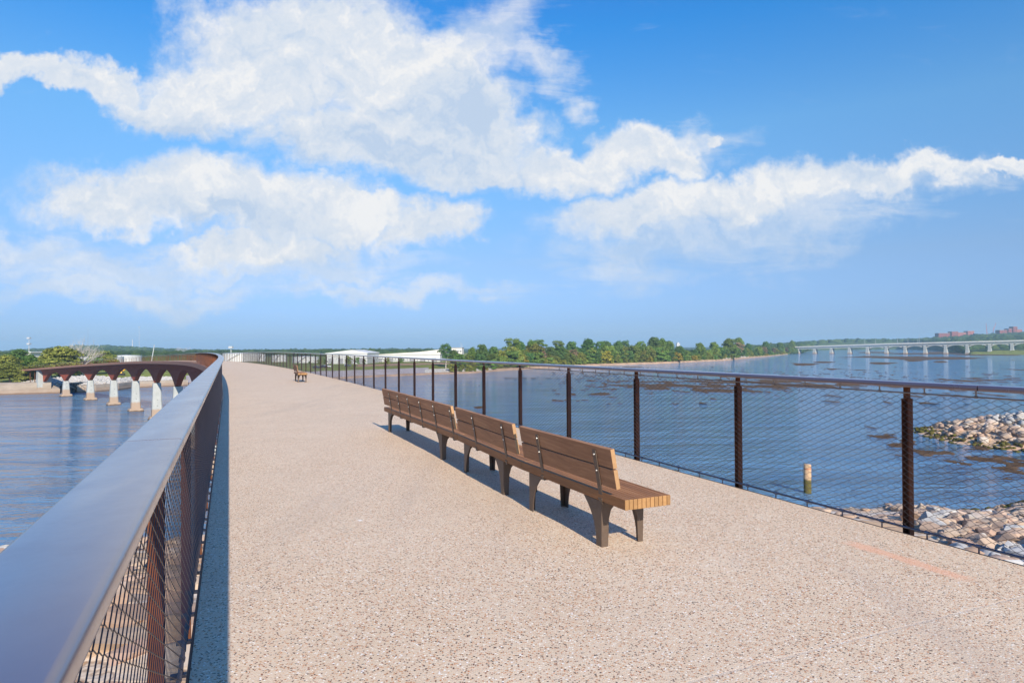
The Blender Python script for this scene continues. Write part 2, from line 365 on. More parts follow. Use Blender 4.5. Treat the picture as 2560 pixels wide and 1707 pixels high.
# ground
simple('grass', (0.15, 0.165, 0.035), 0.9, 0, 0.35, 0.05, 0.3, 0.1, world=True)
g = simple('meadow', (0.19, 0.21, 0.045), 0.9, 0, 0.35, 0.12, 0.3, 0.1, world=True)
simple('sand', (0.34, 0.235, 0.165), 0.95, 0, 0.22, 0.15, 0.3, 0.1, world=True)
simple('dirt', (0.40, 0.25, 0.165), 0.95, 0, 0.2, 0.08, 0.3, 0.1, world=True)
simple('ramp_concrete', (0.40, 0.35, 0.345), 0.85, 0, 0.12, 0.08, 0.1, 0.2, world=True)
simple('asphalt', (0.12, 0.12, 0.125), 0.85, 0, 0.15, 0.1, 0.1, 0.2, world=True)
simple('hill_ground', (0.05, 0.075, 0.028), 0.95, 0, 0.4, 0.01, 0.3, 0.1, world=True)
g = mat('mud'); P = g.W
S(g, g.ramp(g.noise(P, 0.35, 7, 0.65), [(0.3, (0.055, 0.032, 0.018)), (0.7, (0.145, 0.088, 0.046))]), 1.0, 0, g.bump(g.noise(P, 1.5, 6, 0.65), 0.6, 0.2), 0.1)
# near bank: layered tan stone
g = mat('bedrock'); P = g.W
Pw = g.vmath('ADD', P, g.vmath('SCALE', g.noise(P, 0.35, 4, 0.6, color=True), scale=2.2))
Pr = g.mapping(Pw, rot=(0, 0, R(24)), scale=(0.22, 0.62, 0.5))
e = g.voronoi(Pr, 0.85, 'DISTANCE_TO_EDGE'); cc = g.xyz(g.voronoi(Pr, 0.85, out='Color'))
lay = g.noise(g.mapping(Pw, rot=(0, 0, R(24)), scale=(0.25, 2.2, 1)), 1.1, 7, 0.6)
c = g.ramp(cc[0], [(0.0, (0.46, 0.30, 0.19)), (0.35, (0.58, 0.40, 0.25)), (0.6, (0.60, 0.36, 0.24)), (0.8, (0.62, 0.50, 0.38)), (1.0, (0.64, 0.58, 0.52))])
c = g.mix(g.maprange(lay, 0.35, 0.65, 0.0, 0.55), c, (0.64, 0.46, 0.28))
c = g.mix(g.maprange(g.noise(P, 1.7, 7, 0.7), 0.55, 0.75, 0, 0.5), c, (0.38, 0.24, 0.15))
c = g.mix(g.maprange(e, 0.0, 0.030, 0.55, 0.0), c, (0.20, 0.12, 0.07))
S(g, c, 0.9, 0, g.bump(g.math('ADD', g.math('MULTIPLY', g.math('MINIMUM', e, 0.08), 5.0), g.math('MULTIPLY', lay, 0.6)), 0.7, 0.12), 0.15)
def rockmat(name, cols, moss=False):
    g = mat(name); P = g.P; r = g.n.new('ShaderNodeObjectInfo').outputs['Random']
    isl = g.geo.outputs['Random Per Island']
    rr = g.math('FRACT', g.math('ADD', r, isl))
    c = g.ramp(rr, cols)
    n = g.noise(P, 2.4, 7, 0.65)
    c = g.mix(g.maprange(n, 0.4, 0.7, 0, 0.45), c, tuple(q * 0.62 for q in cols[1][1]))
    if moss: c = g.mix(g.maprange(g.noise(P, 3.3, 5, 0.6), 0.40, 0.60), c, (0.11, 0.11, 0.015))
    S(g, c, 0.92, 0, g.bump(g.noise(P, 7, 6, 0.65), 0.35, 0.05), 0.15)
rockmat('rock_tan', [(0.0, (0.36, 0.24, 0.17)), (0.3, (0.46, 0.34, 0.25)), (0.6, (0.50, 0.39, 0.29)), (0.8, (0.42, 0.28, 0.21)), (1.0, (0.52, 0.46, 0.39))])
rockmat('rock_white', [(0.0, (0.38, 0.36, 0.33)), (0.3, (0.47, 0.46, 0.44)), (0.6, (0.43, 0.40, 0.36)), (0.8, (0.54, 0.53, 0.51)), (1.0, (0.38, 0.32, 0.26))])
rockmat('rock_moss', [(0.0, (0.06, 0.045, 0.025)), (0.3, (0.10, 0.07, 0.035)), (0.6, (0.05, 0.05, 0.02)), (0.8, (0.13, 0.09, 0.04)), (1.0, (0.09, 0.08, 0.03))], moss=True)
# foliage
def foliage(name, a, b, cc, autumn=0.0):
    g = mat(name); r = g.n.new('ShaderNodeObjectInfo').outputs['Random']
    isl = g.geo.outputs['Random Per Island']
    n = g.noise(g.P, 0.45, 4, 0.6)
    f = g.math('ADD', g.math('MULTIPLY', isl, 0.45), g.math('MULTIPLY', n, 0.75))
    c = g.ramp(f, [(0.25, a), (0.55, b), (0.9, cc)])
    h = g.n.new('ShaderNodeHueSaturation'); g.put(c, h.inputs['Color'])
    g.put(g.maprange(r, 0, 1, 0.475, 0.52, False), h.inputs['Hue']); g.put(g.maprange(g.math('FRACT', g.math('MULTIPLY', r, 7.3)), 0, 1, 0.75, 1.35, False), h.inputs['Value'])
    S(g, h.outputs[0], 0.7, 0, spec=0.25)
    tr = g.n.new('ShaderNodeBsdfTranslucent'); mx = g.n.new('ShaderNodeMixShader'); mx.inputs[0].default_value = 0.25
    g.l.new(h.outputs[0], tr.inputs['Color']); g.l.new(g.b.outputs[0], mx.inputs[1]); g.l.new(tr.outputs[0], mx.inputs[2]); g.l.new(mx.outputs[0], g.out.inputs['Surface'])
foliage('leaf_green', (0.070, 0.135, 0.020), (0.125, 0.210, 0.035), (0.20, 0.285, 0.055))
foliage('leaf_dark', (0.040, 0.090, 0.022), (0.080, 0.150, 0.036), (0.13, 0.215, 0.052))
foliage('leaf_olive', (0.10, 0.13, 0.022), (0.18, 0.21, 0.035), (0.27, 0.28, 0.055))
foliage('leaf_yellow', (0.15, 0.145, 0.015), (0.27, 0.24, 0.022), (0.36, 0.30, 0.04))
foliage('leaf_brown', (0.16, 0.11, 0.06), (0.24, 0.17, 0.09), (0.30, 0.22, 0.12))
g = mat('forest'); P = g.W
isl = g.geo.outputs['Random Per Island']
c = g.ramp(g.math('ADD', g.math('MULTIPLY', isl, 0.5), g.math('MULTIPLY', g.noise(P, 0.09, 6, 0.7), 0.6)), [(0.2, (0.028, 0.055, 0.020)), (0.55, (0.050, 0.088, 0.026)), (0.9, (0.095, 0.13, 0.036))])
S(g, c, 0.9, 0, g.bump(g.noise(P, 0.5, 5, 0.7), 1.0, 2.0), 0.1)

# river water
g = mat('river_water'); P = g.W
big = g.noise(g.mapping(P, rot=(0, 0, R(-20)), scale=(0.010, 0.035, 1)), 1.0, 6, 0.6)
w0 = g.noise(g.mapping(P, rot=(0, 0, R(9)), scale=(0.11, 0.21, 1)), 1.0, 4, 0.62, 0.6)
w1 = g.noise(g.mapping(P, rot=(0, 0, R(-14)), scale=(0.42, 0.75, 1)), 1.0, 4, 0.6, 0.4)
w2 = g.noise(g.mapping(P, rot=(0, 0, R(25)), scale=(2.0, 3.2, 1)), 1.0, 3, 0.6)
calm = g.maprange(big, 0.36, 0.60, 0.55, 1.2)
hgt = g.math('MULTIPLY', g.math('ADD', g.math('MULTIPLY', w0, 2.6), g.math('ADD', w1, g.math('MULTIPLY', w2, 0.15))), calm)
lane = g.noise(g.mapping(P, rot=(0, 0, R(-8)), scale=(0.035, 0.16, 1)), 1.0, 6, 0.65, 0.5)
body = g.ramp(g.noise(g.mapping(P, rot=(0, 0, R(-15)), scale=(0.006, 0.02, 1)), 1.0, 5, 0.6), [(0.3, (0.075, 0.190, 0.340)), (0.56, (0.105, 0.220, 0.360)), (0.82, (0.165, 0.215, 0.300))])
body = g.mix(g.maprange(lane, 0.38, 0.66, 0.0, 0.62), body, (0.030, 0.085, 0.185))
S(g, body, 0.05, 0, g.bump(hgt, 1.0, 0.8), 0.5)
g.b.inputs['IOR'].default_value = 1.34

# ------------------------------------------------------------------ path of the bridge
_ks = [(-60, -23.4), (20, -23.4), (55, -26.5), (80, -27.9), (110, -30.2), (155, -35.5), (211, -41), (240, -44.5), (265, -47.5), (300, -51), (350, -55), (420, -58)]
_DS = 0.25; _S0 = -40.0
_sa = np.arange(_S0, 400, _DS)
_hd = np.radians(np.interp(_sa, [k[0] for k in _ks], [k[1] for k in _ks]))
_x = np.cumsum(np.sin(_hd)) * _DS; _y = np.cumsum(np.cos(_hd)) * _DS
_i0 = int(-_S0 / _DS); _x += 2.62 - _x[_i0]; _y += 0 - _y[_i0]
_zk = [(-40, 0), (54, 0.03), (68, 0.0), (80, -0.06), (96, -0.17), (116, -0.36), (160, -0.90), (196, -1.50), (226, -2.28), (253, -3.1), (277, -3.95), (300, -4.9), (330, -6.2), (400, -9.2)]
_z = np.interp(_sa, [k[0] for k in _zk], [k[1] for k in _zk]); _kk = np.ones(81) / 81
_z = np.convolve(np.pad(_z, 40, mode='edge'), _kk, mode='valid') + DECK0
def pth(s):
    return (np.interp(s, _sa, _x), np.interp(s, _sa, _y), np.interp(s, _sa, _z), np.interp(s, _sa, _hd))
def PP(s, off, dz):
    x, y, z, h = pth(s); return Vector((x + off * math.cos(h), y - off * math.sin(h), z + dz))
def frame(s):
    x, y, z, h = pth(s)
    return Vector((x, y, z)), Vector((math.cos(h), -math.sin(h), 0)), Vector((math.sin(h), math.cos(h), 0)), h
S_END = 330.0; HALF = 2.575
def sweep(mb, prof, s0, s1, step, m=0, closed=True):
    n = max(1, int(math.ceil((s1 - s0) / step))); ss = [s0 + (s1 - s0) * i / n for i in range(n + 1)]; k = len(prof)
    V = [PP(s, o, d) for s in ss for (o, d) in prof]; Fc = []
    for i in range(n):
        for j in range(k if closed else k - 1):
            a = i * k + j; b = i * k + (j + 1) % k; Fc.append((a, b, b + k, a + k))
    if closed: Fc += [tuple(range(k))[::-1], tuple(n * k + j for j in range(k))]
    mb.add(V, Fc, m)

# ------------------------------------------------------------------ footbridge
def pier_s(px):                     # path length where the path centre is seen at a picture column
    b = (px - 1280) / F; ss = np.arange(60, 360, 0.1); x, y, _, _ = pth(ss); return float(ss[np.argmin(np.abs(x / y - b))])
bridge = empty('footbridge', PP(0, 0, 0) * 1.0, label='long curved rusty steel footbridge on concrete piers that carries the pebbled walkway', cat='bridge')
bridge.location = (0, 0, 0)
mb = MB(); sweep(mb, [(-HALF, -0.16), (-HALF, 0), (HALF, 0), (HALF, -0.16)], -22, S_END, 0.5)
mb.build('deck', M['aggregate'], bridge)
for sg in (-1, 1):
    mb = MB(); o = sg * HALF
    sweep(mb, [(o + sg * 0.002, -0.20), (o + sg * 0.002, 0.003), (o + sg * 0.014, 0.003), (o + sg * 0.014, -0.20)], -22, 70, 0.5)
    mb.build('edge_plate', M['edge_steel'], bridge)
    mb = MB(); sweep(mb, [(sg * 1.95, -0.62), (sg * 2.56, -0.40), (sg * 2.56, -0.165), (sg * 1.95, -0.165)], -22, 46, 1)
    sweep(mb, [(sg * 1.95, -0.72), (sg * 2.72, -0.60), (sg * 2.74, -0.06), (sg * 2.60, -0.06), (sg * 2.58, -0.30), (sg * 1.95, -0.30)], 46.05, S_END, 1.5)
    mb.build('edge_beam', M['fascia_steel'], bridge)
s5 = pier_s(392); s1p = pier_s(165); gap = (s1p - s5) / 4.0
PIERS = [s5 + gap * k for k in range(-7, 5)]
ABUT = s1p + gap * 0.86
SPR = 5.2
def gd(d): return float(np.interp(d, [0.3, 0.9, 1.7, 3.0, 5.2], [2.15, 1.15, 0.72, 0.58, 0.50]))
mb = MB(); ends = PIERS + [ABUT]; first = PIERS[0] - gap
for a, b in zip([first] + PIERS, PIERS + [ABUT]):
    n = 30; hw = 0.5
    for k in range(n):
        rows = []
        for q in (k, k + 1):
            s = a + (b - a) * q / n; u = (s - (a + b) / 2) / ((b - a) / 2 - hw); u = max(-1, min(1, u))
            dep = 1.75 + (SPR - 1.75) * abs(u) ** 2.3
            zs = [0.30 + (dep - 0.30) * (i / 7) ** 1.3 for i in range(8)]
            rows.append([PP(s, -gd(d), -d) for d in zs] + [PP(s, gd(d), -d) for d in zs[::-1]])
        m_ = len(rows[0]); V = rows[0] + rows[1]
        mb.add(V, [(j, (j + 1) % m_, (j + 1) % m_ + m_, j + m_) for j in range(m_)])
gme = mkmesh('arch_girder', mb.v, mb.f, M['girder_steel'])
bm = bmesh.new(); bm.from_mesh(gme); bmesh.ops.remove_doubles(bm, verts=bm.verts, dist=0.01); bmesh.ops.recalc_face_normals(bm, faces=bm.faces); bm.to_mesh(gme); bm.free()
link('arch_girder', gme, bridge)
for s in PIERS:
    o, rx, ay, h = frame(s); mb = MB(); zt = o.z - SPR + 0.03
    def ring(z, w, l, ch=0.25):
        pts = [(-w / 2, -l / 2 + ch), (-w / 2 + ch, -l / 2), (w / 2 - ch, -l / 2), (w / 2, -l / 2 + ch), (w / 2, l / 2 - ch), (w / 2 - ch, l / 2), (-w / 2 + ch, l / 2), (-w / 2, l / 2 - ch)]
        return [Vector((o.x, o.y, z)) + rx * p[0] + ay * p[1] for p in pts]
    prof = [(-3.5, 3.5, 3.2), (0.10, 3.5, 3.2), (0.75, 3.1, 2.8), (0.78, 2.30, 1.95), (zt, 1.65, 1.35)]
    V = []; Fc = []
    for i, (z, w, l) in enumerate(prof):
        V += ring(z, w, l)
        if i: Fc += [((i - 1) * 8 + j, (i - 1) * 8 + (j + 1) % 8, i * 8 + (j + 1) % 8, i * 8 + j) for j in range(8)]
    Fc.append(tuple(32 + j for j in range(8))); mb.add(V, Fc); 
    p = mb.build('pier', M['pier_concrete'], bridge)
    for zz in (3.3, 4.7):                       # two drain holes on the face towards the camera
        mb = MB(); c0 = Vector((o.x, o.y, zz)) - ay * (0.975 - (zz - 0.78) * 0.0415); mb.tube(c0 + ay * 0.1, c0 - ay * 0.02, 0.09, n=10)
        mb.build('drain_hole', M['bracket'], p)
o, rx, ay, h = frame(ABUT); mb = MB()
mb.prism([(-2.4, -10), (2.4, -10), (2.0, -0.75), (-2.0, -0.75)], 2.2, Vector((o.x, o.y, o.z)), rx, Vector((0, 0, 1)), ay); mb.build('abutment', M['pier_concrete'], bridge)
for k in range(5):
    s = ABUT + 5 + k * 5.2
    for sg in (-1, 1): 
        mb = MB(); a = PP(min(s, 395), sg * 1.7, -0.6); mb.tube(a, (a.x, a.y, 0), 0.14, n=8); mb.build('column', M['post_steel'], bridge)

# railings
CW0, CW1, CT = 2.545, 2.722, 1.22
def cap_profile(sg):
    r = 0.014; t = 0.042; pr = []
    for cx, cz, a0 in ((CW0 + r, CT - r, 180), (CW1 - r, CT - r, 90), (CW1 - r, CT - t + r, 0), (CW0 + r, CT - t + r, 270)):
        for q in range(4): 
            a = R(a0 - q * 30); pr.append((cx + r * math.cos(a), cz + r * math.sin(a)))
    return [(sg * o, z) for o, z in pr]
def net(s0, s1, sg, lam, detail, off=2.60):
    z0, z1 = 0.05, 1.125; nw = 43; dz = (z1 - z0) / nw; r = 0.0022 if sg > 0 else 0.0016
    if detail: fr = [0.0, 0.10, 0.5, 0.60]; am = [1, 1, -1, -1]
    else: fr = [0.0, 0.5]; am = [1, -1]
    ncol = int((s1 - s0) / lam); ss = np.array([s0 + (c + f) * lam for c in range(ncol) for f in fr]); amp = np.tile(am, ncol)
    x, y, z, h = pth(ss); cx = np.cos(h); sx = -np.sin(h); n = len(ss); Vs = []; Qs = []; base = 0
    o3 = [(math.cos(a) * r, math.sin(a) * r) for a in (0.5, 2.6, 4.7)]
    for w in range(nw):
        zc = z0 + dz * (w + 0.5); sign = 1 if w % 2 else -1; zz = z + zc + sign * amp * dz * 0.5
        vs = []
        for (a, b) in o3: vs.append(np.stack([x + sg * (off + a) * cx, y + sg * (off + a) * sx, zz + b], 1))
        V = np.stack(vs, 1).reshape(-1, 3); i = np.arange(n - 1) * 3
        for j in range(3):
            k = (j + 1) % 3; Qs.append(base + np.stack([i + j, i + k, i + 3 + k, i + 3 + j], 1))
        Vs.append(V); base += n * 3
    return np.concatenate(Vs), np.concatenate(Qs)
def make_railing(sg, label, s_first, jt):
    rl = empty('railing', label=label, cat='railing')
    s = jt - 3.86 * 3; k = 0
    while s < S_END:                                    # handrail lengths with open joints between them
        mb = MB(); sweep(mb, cap_profile(sg), s + 0.004, min(s + 3.86, S_END) - 0.004, 0.97 if s < 120 else 3.86)
        o = mb.build('handrail', M['rail_paint'], rl, smooth=True); md = o.modifiers.new('n', 'EDGE_SPLIT'); md.split_angle = R(50)
        s += 3.86
    posts = []; s = s_first - 1.93 * 5
    while s < S_END - 0.5: posts.append(s); s += 1.93
    posts.sort(key=lambda q: abs(q)); rest = MB()
    for k, s in enumerate(posts):
        o, rx, ay, h = frame(s); O = o + rx * sg * 2.640; X = rx * sg; b = MB() if k < 100 else rest
        # channel, open towards the walkway, with a narrow neck under the handrail
        prof = [(0, -0.030), (0.055, -0.030), (0.055, 0.030), (0, 0.030), (0, 0.022), (0.047, 0.022), (0.047, -0.022), (0, -0.022)]
        b.prism(prof, 1.50, O + Vector((0, 0, -0.42)), X, ay, Vector((0, 0, 1)))
        b.prism([(0.010, -0.019), (0.044, -0.019), (0.044, 0.019), (0.010, 0.019)], 0.11, O + Vector((0, 0, 1.070)), X, ay, Vector((0, 0, 1)))
        if k < 100: b.build('post', M['post_steel'], rl)
    rest.build('post', M['post_steel'], rl, kind='stuff')
    mb = MB(); sweep(mb, [(sg * (2.60 + 0.006 * math.cos(a)), 1.131 + 0.006 * math.sin(a)) for a in [i * math.pi / 4 for i in range(8)]], -14, 90, 0.5)
    mb.build('upper_rod', M['steel_pin'], rl, smooth=True)
    mb = MB(); sweep(mb, [(sg * (2.612 + 0.010 * math.cos(a)), 0.045 + 0.010 * math.sin(a)) for a in [i * math.pi / 4 for i in range(8)]], -14, 90, 0.5)
    mb.build('lower_rod', M['rod'], rl, smooth=True)
    ss = [s_first - 1.93 * 4 + 0.193 + 0.386 * q for q in range(240)]; ss.sort(key=lambda q: abs(q - 2)); ra, rb = MB(), MB()
    for k, s in enumerate(ss):
        o, rx, ay, h = frame(s); a = MB() if k < 100 else ra; b = MB() if k < 100 else rb; q = o + rx * sg * 2.60
        a.tube(q + Vector((0, 0, 1.127)), q + Vector((0, 0, 1.18)), 0.006, n=6); a.tube(q + ay * -0.013 + Vector((0, 0, 1.131)), q + ay * 0.013 + Vector((0, 0, 1.131)), 0.010, n=8)
        e = o + rx * sg * 2.612
        b.box(o + rx * sg * 2.625 + Vector((0, 0, -0.03)), (0.075, 0.030, 0.016), -h)
        b.tube(e + Vector((0, 0, -0.035)), e + Vector((0, 0, 0.05)), 0.006, n=6)
        b.tube(e - ay * 0.018 + Vector((0, 0, 0.045)), e + ay * 0.018 + Vector((0, 0, 0.045)), 0.0145, n=8)
        if k < 100: a.build('hanger', M['steel_pin'], rl); b.build('bracket', M['rod'], rl)
    ra.build('hanger', M['steel_pin'], rl, kind='stuff'); rb.build('bracket', M['rod'], rl, kind='stuff')
    V, Q = net(-9, 32, sg, 0.103, True); link('wire_mesh', quadmesh('wire_mesh', V, Q, M['cable'], True), rl)
    V, Q = net(32.05, 90, sg, 0.103, False); link('wire_mesh', quadmesh('wire_mesh', V, Q, M['cable'], True), rl)
    return rl
def sproj(p): 
    ss = np.arange(-20, 60, 0.02); x, y, _, _ = pth(ss); return float(ss[np.argmin((x - p[0]) ** 2 + (y - p[1]) ** 2)])
make_railing(-1, 'brown railing with broad flat handrail and wire mesh along the left side of the walkway', 3.95, sproj(at(385, 1109.5, EYE - 0.31)))
make_railing(1, 'brown steel post railing with wire mesh between the benches and the river', 4.66, sproj(at(2300, 975, EYE - 0.31)))

# ------------------------------------------------------------------ benches
def leg_frame_mb(L):
    """end frame at x=0, fins towards +x for L>0; y across the seat (0 rear .. 0.40 front)"""
    mb = MB(); t = 0.009
    pts = [(0.015, 0), (0.070, 0), (0.080, 0.22)]
    for i in range(9):
        a = math.pi - math.pi * i / 8; pts.append((0.205 + 0.115 * math.cos(a), 0.255 + 0.085 * math.sin(a)))
    pts += [(0.335, 0.22), (0.345, 0), (0.388, 0), (0.400, 0.362), (0.012, 0.362)]
    mb.prism(pts, t, Vector((-t / 2, 0, 0)), Vector((0, 1, 0)), Vector((0, 0, 1)), Vector((1, 0, 0)))
    for y0, dy in ((0.012, 0.009), (0.388, -0.009)):
        w = [(0.0, 0.0), (0.075, 0.0)]
        for i in range(1, 9):
            q = i / 8; w.append((0.075 + 0.185 * q ** 2.6, 0.362 * q))
        w.append((0.0, 0.362)); w = [(x * (1 if L > 0 else -1), z) for x, z in w]
        mb.prism(w, dy, Vector((0, y0, 0)), Vector((1, 0, 0)), Vector((0, 0, 1)), Vector((0, 1, 0)))
    sg = 1 if L > 0 else -1
    for y in (0.045, 0.365): mb.box((sg * 0.045, y, 0.004), (0.075, 0.045, 0.008))
    return mb
def make_bench(name, p0, p1, straps, legs, z, label):
    """p0 near rear corner, p1 far rear corner (plan)"""
    d = (Vector(p1) - Vector(p0)); L = d.length; rz = math.atan2(d.y, d.x)
    b = empty(name, (p0[0], p0[1], z), rz, label=label, cat='bench', group='timber benches on the walkway')
    # local x runs away along the bench, local -y is the seat side (towards the river)
    ysg = -1.0
    for i in range(11):
        mb = MB(); y = ysg * (0.0185 + i * 0.0365); mb.box((L / 2, y, 0.404), (L - 0.004, 0.0335, 0.074)); 
        for q in range(len(mb.f)):
            nrm = set(mb.f[q]); xs = [mb.v[j].x for j in nrm]
            if max(xs) - min(xs) < 0.001: mb.m[q] = 1
        mb.build('seat_slat', [M['timber'], M['end_grain']], b, bevel=0.003 if i < 10 else 0.007)
    lean = R(10)
    bx = Vector((0, -ysg * math.sin(lean), math.cos(lean))); by = Vector((0, -ysg * math.cos(lean), -math.sin(lean)))
    for h0 in (0.500, 0.652):
        mb = MB(); O = Vector((0.10, ysg * 0.030 - ysg * math.sin(lean) * (h0 - 0.5), h0)) ; e = L - 0.16
        c = [O, O + bx * 0.144, O + bx * 0.144 + by * 0.034, O + by * 0.034]
        V = c + [q + Vector((e, 0, 0)) for q in c]
        mb.add(V, [(0, 1, 2, 3)], 1); mb.add(V, [(7, 6, 5, 4)], 1); mb.add(V, [(0, 4, 5, 1), (1, 5, 6, 2), (2, 6, 7, 3), (3, 7, 4, 0)], 0)
        me = mb.mesh('backrest_plank', [M['timber'], M['end_grain']]); bm = bmesh.new(); bm.from_mesh(me); bmesh.ops.remove_doubles(bm, verts=bm.verts, dist=1e-4); bmesh.ops.recalc_face_normals(bm, faces=bm.faces); bm.to_mesh(me); bm.free()
        o = link('backrest_plank', me, b); bv = o.modifiers.new('bevel', 'BEVEL'); bv.width = 0.003; bv.segments = 2
    for sx in straps:
        mb = MB(); Ob = Vector((sx, ysg * 0.030, 0.5)) + by * 0.0345
        w = 0.052; T = 0.008
        top = Ob + bx * 0.265; bot = Ob - bx * 0.10; low = Vector((sx, -ysg * 0.006, 0.357)); lo2 = Vector((sx, ysg * 0.12, 0.358))
        chain = [top, Ob + bx * 0.02, bot, low + Vector((0, 0, 0.03)), low + Vector((0, ysg * 0.012, 0)), lo2]
        nrm = []
        for i in range(len(chain)):
            a = chain[max(0, i - 1)]; c2 = chain[min(len(chain) - 1, i + 1)]; t = (a - c2).normalized(); nrm.append(Vector((1, 0, 0)).cross(t) * 1.0)
        V = []
        for q, nn in zip(chain, nrm):
            nn = nn if nn.dot(by) > 0 or nn.z < 0 else -nn
            V += [q + Vector((-w / 2, 0, 0)), q + Vector((w / 2, 0, 0)), q + Vector((w / 2, 0, 0)) + nn * T, q + Vector((-w / 2, 0, 0)) + nn * T]
        Fc = [(3, 2, 1, 0)]
        for i in range(len(chain) - 1):
            for j in range(4): Fc.append((i * 4 + j, i * 4 + (j + 1) % 4, i * 4 + 4 + (j + 1) % 4, i * 4 + 4 + j))
        Fc.append(tuple((len(chain) - 1) * 4 + j for j in range(4))); mb.add(V, Fc)
        st = mb.build('strap', M['bench_metal'], b, bevel=0.002)
        for q in (0.235, 0.11):
            bb = MB(); c0 = Ob + bx * q + by * T; bb.tube(c0 - by * 0.002, c0 + by * 0.005, 0.0085, 0.007, n=12); bb.build('bolt', M['bolt'], st, smooth=False)
    for lx, sg in legs:
        mb = leg_frame_mb(sg)
        for v in mb.v: v.y *= ysg; v.x += lx
        lf = mb.build('leg_frame', M['bench_metal'], b, bevel=0.003)
        bb = MB()
        for y in (0.045, 0.365): bb.tube((lx + (0.055 if sg > 0 else -0.055), ysg * y, 0.008), (lx + (0.055 if sg > 0 else -0.055), ysg * y, 0.016), 0.010, n=6)
        bb.build('anchor_bolt', M['bolt'], lf)
    return b
dz = DECK0 - 0.0
Pn = [(0.795, 4.647), (0.083, 6.235), (-0.690, 8.205), (-2.375, 12.10)]
def sub(a, b, t0, t1):
    a = Vector(a); b = Vector(b); d = (b - a).normalized(); return (a + d * t0)[:], (b - d * t1)[:]
a, b_ = sub(Pn[0], Pn[1], 0, 0.004); L1 = (Vector(a) - Vector(b_)).length
make_bench('bench', a, b_, [0.33, 1.30], [(0.34, 1), (L1 - 0.14, -1)], dz, 'nearest timber bench of the long row, its bright sawn seat ends facing the viewer')
a, b_ = sub(Pn[1], Pn[2], 0.004, 0.004); L2 = (Vector(a) - Vector(b_)).length
make_bench('bench', a, b_, [0.40, 1.37], [(0.52, 1), (L2 - 0.23, -1)], dz, 'middle timber bench of the long row, between the nearest and the longest bench')
a, b_ = sub(Pn[2], Pn[3], 0.004, 0); L3 = (Vector(a) - Vector(b_)).length
make_bench('bench', a, b_, [0.16, 0.90, 1.62, 2.32, 2.98, 3.62], [(0.70, 1), (L3 - 0.30, -1)], dz, 'longest timber bench at the far end of the row with six back straps')
fb = at(746, 957, DECK0); dr = Vector((-math.sin(R(23.4)), math.cos(R(23.4)))); p0 = Vector((fb.x, fb.y)) - dr * 0.28 - Vector((0.918, 0.397)) * 0.04
p1 = p0 + dr * 1.95
make_bench('bench', p0[:], p1[:], [0.34, 1.55], [(0.30, 1), (1.65, -1)], DECK0, 'lone small timber bench standing far along the walkway')

# ------------------------------------------------------------------ river and sandbars
wv = [(-9500, -900, 0), (9500, -900, 0), (9500, 9500, 0), (-9500, 9500, 0)]
link('water', mkmesh('water', wv, [(0, 1, 2, 3)], M['river_water']), kind='structure')
def sandbar(name, pts, px_rect, thr, sc, seed, amp=0.5, hmax=0.25, nx=220, ny=90):
    """exposed mud: a height sheet over the river, kept where it rises out of the water"""
    x0, y0, x1, y1 = px_rect; V = []; H = []
    for j in range(ny + 1):
        for i in range(nx + 1):
            p = at(x0 + (x1 - x0) * i / nx, y0 + (y1 - y0) * j / ny, 0); f = 0
            for (ex, ey, rx, ry) in pts:
                px = x0 + (x1 - x0) * i / nx; py = y0 + (y1 - y0) * j / ny
                f = max(f, 1 - math.hypot((px - ex) / rx, (py - ey) / ry))
            q = Vector((p.x / sc, p.y / (sc * 2.2), seed)); n = noise.fractal(q, 0.9, 2.1, 6)
            h = f + n * amp - thr; V.append((p.x, p.y, max(-0.3, min(hmax, h * 0.6)))); H.append(h)
    Fc = []; W = nx + 1
    for j in range(ny):
        for i in range(nx):
            a = j * W + i; q = (a + W, a + W + 1, a + 1, a)
            if max(H[k] for k in q) > -0.06: Fc.append(q)
    used = sorted({k for f in Fc for k in f}); mp = {k: i for i, k in enumerate(used)}
    me = mkmesh(name, [V[k] for k in used], [tuple(mp[k] for k in f) for f in Fc], M['mud'], True)
    link(name, me, kind='structure')
sandbar('sandbar', [(1700, 966, 300, 14), (1590, 965, 140, 8), (1800, 975, 250, 10), (2020, 965, 300, 10), (1860, 955, 400, 8), (2150, 960, 380, 12), (1500, 985, 60, 5), (2450, 950, 150, 8)], (1380, 930, 2570, 1010), 0.56, 6, 1.3, 1.0, hmax=0.12, nx=560, ny=130)
sandbar('sandbar', [(2010, 911.5, 50, 4), (2060, 905, 30, 2.5), (2080, 923, 12, 2), (2205, 908, 48, 5), (2240, 893, 170, 3), (2330, 895, 170, 5), (2285, 899, 45, 5), (2410, 896, 60, 3), (2180, 892, 60, 3), (2250, 945, 30, 2), (2350, 905, 20, 3), (2480, 886, 120, 4), (2420, 881, 160, 4), (2340, 884, 200, 2.5), (2190, 881, 60, 2)], (1950, 876, 2570, 930), 0.28, 20, 7.7, 0.42, hmax=0.3, nx=520, ny=110)
sandbar('sandbar', [(2220, 1088, 60, 10), (2260, 1108, 60, 14), (2330, 1130, 160, 14), (2450, 1150, 190, 16), (2540, 1165, 120, 24), (2480, 1120, 120, 10)], (2120, 1060, 2600, 1210), 0.60, 3.2, 3.1, 0.85, hmax=0.08, nx=340, ny=150)
sandbar('sandbar', [(1200, 1018, 60, 6), (1265, 1030, 40, 4), (1560, 918, 160, 2.5), (1300, 945, 90, 2)], (1120, 900, 1760, 1045), 0.62, 5, 9.1, 0.55, nx=260, ny=100)
sandbar('sandbar', [(2000, 950, 700, 60), (1500, 950, 300, 60)], (1180, 884, 2570, 1000), 1.28, 3.4, 5.5, 1.25, hmax=0.15, nx=760, ny=150)

